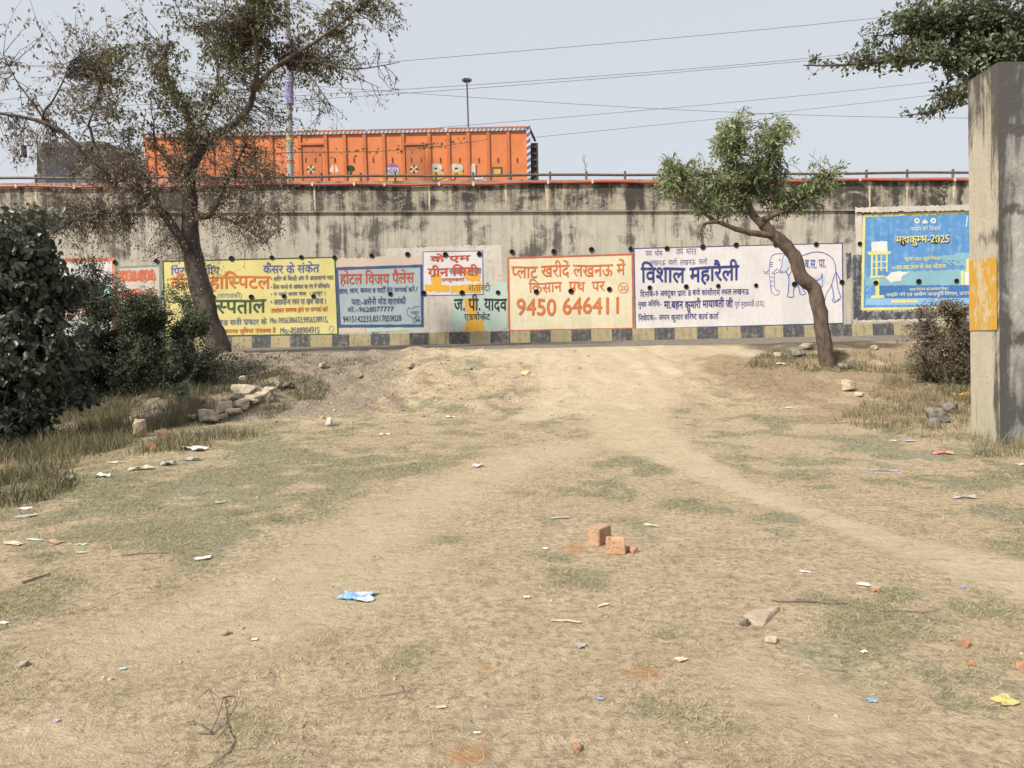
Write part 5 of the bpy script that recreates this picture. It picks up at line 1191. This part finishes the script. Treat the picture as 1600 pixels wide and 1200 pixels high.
def scrap(px, py, w_, l_, mat, label, name='litter_scrap', lift=.3, cat='litter', rz=None):
    """a creased piece of paper or film lying on the ground"""
    if py < 870 and px < 350: w_ *= .8; l_ *= .85
    p = gnd(px, py); r_ = np.random.default_rng(int(px * 3 + py * 5)); k = 7; V = []; ph = r_.uniform(0, 6, 6)
    a = r_.uniform(-.5, .5) if rz is None else rz; ca, sa = math.cos(a), math.sin(a)
    for i in range(k):
        for j in range(k):
            u, v = i / (k - 1) - .5, j / (k - 1) - .5
            edge = 1 + .2 * math.sin(7 * u + ph[0]) + .18 * math.sin(8 * v + ph[1]) - (.3 if i in (0, k - 1) and j in (0, k - 1) else 0) * r_.uniform(.2, 1)
            X_, Y_ = u * w_ * edge + r_.normal() * w_ * .02, v * l_ * edge + r_.normal() * l_ * .02
            z_ = lift * min(w_, l_) * (.35 + .4 * math.sin(7 * u + ph[2]) * math.sin(5 * v + ph[3]) + .25 * abs(math.sin(9 * (u + v) + ph[4])) + r_.normal() * .05)
            V.append((X_ * ca - Y_ * sa, X_ * sa + Y_ * ca, max(.002, z_ * (.6 if w_ < .11 else 1.5 if py < 800 else .6) + .005)))
    mb = MB(); mb.add([(p[0] + q[0], p[1] + q[1], float(height(p[0] + q[0], p[1] + q[1])) + q[2]) for q in V], [(i * k + j, (i + 1) * k + j, (i + 1) * k + j + 1, i * k + j + 1) for i in range(k - 1) for j in range(k - 1)])
    e = bpy.data.objects.new('tmp', None); e.location = tuple(p); o = mb.build(name, mat); off = Vector(p)
    for v in o.data.vertices: v.co -= off
    o.location = off; bpy.data.objects.remove(e)
    sm = o.modifiers.new('thickness', 'SOLIDIFY'); sm.thickness = .0015
    return tag(o, label, cat)
for px, py, w_, l_, m, lab in [
    (560, 936, .16, .09, m_sky, 'crumpled light blue and white packet in the foreground'), (1570, 1099, .055, .05, m_yl, 'torn yellow plastic piece at lower right'), (1474, 710, .13, .07, m_pk, 'bright pink and orange wrapper near the pillar'), (1502, 618, .22, .09, m_or, 'orange wrapper in the dry weeds left of the pillar'),
    (318, 874, .09, .05, m_paper, 'white paper strip on the left grass below the cream card'), (344, 786, .10, .05, m_dull, 'cream card piece alone on the left grass'), (747, 730, .12, .07, m_paper, 'white card in the middle of the field'), (703, 653, .14, .06, m_paper, 'long white scrap near the foot of the ramp'), (601, 680, .12, .05, m_paper, 'small white scrap left of the long white one'),
    (1018, 822, .085, .03, m_dull, 'narrow cream scrap right of the bricks'), (875, 810, .10, .03, m_grey_p, 'curved grey strip above the bricks'), (852, 859, .04, .03, m_paper, 'small white flake left of the bricks'), (823, 935, .03, .025, m_paper, 'white flake right of the blue packet'), (943, 948, .05, .02, m_dull, 'curled cream peel in the middle foreground'),
    (885, 972, .10, .02, m_dull, 'long pale sliver in the middle foreground'), (907, 1011, .05, .035, m_grey_p, 'grey board chip in the middle foreground'), (1063, 1033, .045, .03, m_dull, 'cream board chip right of the grey chip'), (1350, 916, .055, .03, m_paper, 'white scrap above the pinkish pebble'), (1257, 895, .045, .02, m_paper, 'white sliver above the long dry twig'),
    (1507, 779, .13, .04, m_grey_p, 'long grey scrap on the right grass'), (1380, 737, .25, .02, m_bl, 'thin blue strip on the right grass'), (1423, 690, .10, .06, m_lil, 'lilac and white film in the right weeds'), (1395, 690, .06, .05, m_paper, 'white scrap left of the lilac film'), (1597, 727, .08, .05, m_paper, 'white scrap touching the right edge'),
    (1232, 638, .10, .07, m_paper, 'white scrap on the slope below the leaning tree'), (1204, 648, .10, .04, m_grey_p, 'grey scrap left of the slope scrap'), (1315, 660, .09, .04, m_dull, 'cream scrap in the middle of the right slope'), (1135, 657, .1, .04, m_grey_p, 'dark edged scrap beside the sandy trail'), (1362, 1097, .025, .02, m_sky, 'tiny bright blue and white flake at lower right'),
    (938, 1096, .018, .014, m_bl, 'tiny blue flake in the lower middle'), (690, 1107, .035, .014, m_dull, 'cream sliver in the lower middle'), (745, 1149, .02, .01, m_paper, 'white sliver at the bottom middle'), (193, 1048, .025, .014, m_tealp, 'pale teal flake in the left foreground'), (89, 1128, .022, .014, m_lil, 'lilac flake at the lower left'),
    (304, 704, .28, .14, m_paper, 'large white film scrap below the rubble pile'), (300, 720, .2, .09, m_grey_p, 'grey bag scrap under the large white film'), (262, 727, .18, .1, m_grey_p, 'crumpled grey bag left of the white film'), (220, 734, .2, .1, m_dull, 'pale bag in the weeds left of the crumpled grey bag'), (160, 746, .14, .09, m_paper, 'white tissue at the edge of the left weeds'),
    (110, 752, .16, .11, m_paper, 'bright crumpled bag in the weeds at far left'), (178, 724, .24, .05, m_dull, 'long buff board in the left weeds'), (40, 796, .12, .05, m_paper, 'white paper fold at far left'), (42, 808, .2, .06, m_grey_p, 'grey paper strip below the white fold at far left'), (10, 772, .15, .06, m_tealp, 'pale teal film at the left edge'),
    (20, 851, .18, .06, m_dull, 'curved cream piece at the left edge'), (55, 845, .12, .04, m_tealp, 'greenish film right of the curved cream piece'), (85, 848, .14, .05, m_brick2, 'rusty brown board piece on the left grass'), (128, 852, .07, .03, m_tealp, 'small pale film right of the rusty board'), (128, 865, .08, .02, m_dull, 'thin cream sliver below the small film'),
    (5, 976, .04, .02, m_paper, 'white fleck at the left edge of the foreground'), (398, 1002, .02, .014, m_paper, 'white fleck right of the dark clod'), (1505, 920, .02, .02, m_bl, 'blue grey flake near the sandy trail at right'), (1350, 1020, .02, .014, m_paper, 'white fleck in the right foreground'), (820, 584, .2, .08, m_fy, 'faded yellow film on the dirt ramp'),
    (700, 600, .08, .05, m_paper, 'white fleck on the ramp left of the yellow film'), (1220, 570, .16, .08, m_paper, 'white bag beside the leaning tree rubble'), (1410, 640, .12, .05, m_grey_p, 'grey scrap in the brown weeds left of the wrapper')]:
    scrap(px, py, w_, l_, m, lab)
# loose grit and small clods of the ramp and the field
n = 5200
yy = np.concatenate([9.6 + 5.4 * rng.uniform(0, 1, n * 2 // 3), 2 + 8 * rng.uniform(0, 1, n // 3) ** 1.4]); xx = rng.uniform(-1, 1, len(yy)) * (.7 * yy)
wgt = np.where(yy > 9.4, sstep(2.5, -2.5, xx) * .9 + .06, .5); k_ = rng.uniform(0, 1, len(yy)) < wgt; xx, yy = xx[k_], yy[k_]; n = len(xx)
sz = np.exp(rng.normal(size=n) * .55) * np.where(yy > 9.4, .016, .0055); u8 = rng.uniform(.6, 1.2, (n, 6))
ax = np.array([[1, 0, 0], [0, 1, 0], [-1, 0, 0], [0, -1, 0], [0, 0, .7], [0, 0, -.5]]); an = rng.uniform(0, 6.28, n)
V = ax[None] * u8[:, :, None] * sz[:, None, None]; V = np.stack([V[..., 0] * np.cos(an)[:, None] - V[..., 1] * np.sin(an)[:, None], V[..., 0] * np.sin(an)[:, None] + V[..., 1] * np.cos(an)[:, None], V[..., 2]], -1)
V = V + np.stack([xx, yy, height(xx, yy)], 1)[:, None, :]
o8 = np.array([[0, 1, 4], [1, 2, 4], [2, 3, 4], [3, 0, 4], [1, 0, 5], [2, 1, 5], [3, 2, 5], [0, 3, 5]]); F8 = (np.arange(n)[:, None, None] * 6 + o8[None]).reshape(-1, 3)
gv = build_np('gravel', V.reshape(-1, 3), F8, leaf_mat('loose_clods', [(.42, .34, .23), (.32, .25, .17), (.24, .2, .15), (.45, .4, .33)], .95, .1, 0), attrs=dict(tint=np.repeat(rng.uniform(0, 1, n), 6))); tag(gv, 'loose grit and clods scattered over the dirt ramp', 'gravel', kind='stuff')
# dry fallen twigs
def fallen(lines, label, r0=.005, lift=.02, name='fallen_twig'):
    p0 = gnd(*lines[0][0][:2]); root = empty(name, p0, label, 'twig'); mb = MB()
    for ln in lines:
        P = []
        for i, q in enumerate(ln):
            g = gnd(q[0], q[1]); P.append((g[0], g[1], g[2] + (q[2] if len(q) > 2 else lift * .4)))
        mb.tube(P, [r0 * (1.1 - .7 * i / len(P)) for i in range(len(P))], 6)
    mb.build('stem', M['twig'], root); return root
fallen([[(367, 1161, .005), (342, 1135, .03), (335, 1115, .04), (328, 1100, .05)], [(342, 1132, .03), (329, 1150, .01)], [(342, 1132, .03), (350, 1108, .04), (366, 1102, .03), (372, 1110, .01)], [(329, 1150, .012), (305, 1138, .02), (282, 1137, .01)], [(329, 1151, .01), (308, 1152, .01)], [(367, 1161, .006), (358, 1180, .005), (338, 1192, .005)], [(367, 1161, .006), (348, 1165, .008)], [(356, 1147, .02), (338, 1160, .006)], [(328, 1100, .05), (342, 1103, .03)], [(328, 1100, .05), (312, 1098, .02)]], 'forked dry twig standing out of the grass at lower left', .0026)
fallen([[(1222, 943), (1260, 942), (1300, 945), (1325, 946), (1345, 952), (1358, 957)], [(1258, 940), (1245, 938)], [(1222, 943), (1205, 941)]], 'long bare twig lying in the right foreground', .0042)
fallen([[(1375, 957), (1405, 957), (1440, 960), (1468, 956)]], 'thin dark twig right of the long bare twig', .003)
fallen([[(595, 1091), (630, 1085), (655, 1079)], [(631, 1084), (624, 1073)]], 'thin grey twig in the lower left foreground', .0024)
fallen([[(35, 913), (60, 905), (80, 899)]], 'short dark twig near the left edge', .006)
fallen([[(190, 870), (225, 867), (265, 866)]], 'pale straw stalk on the left grass', .004)
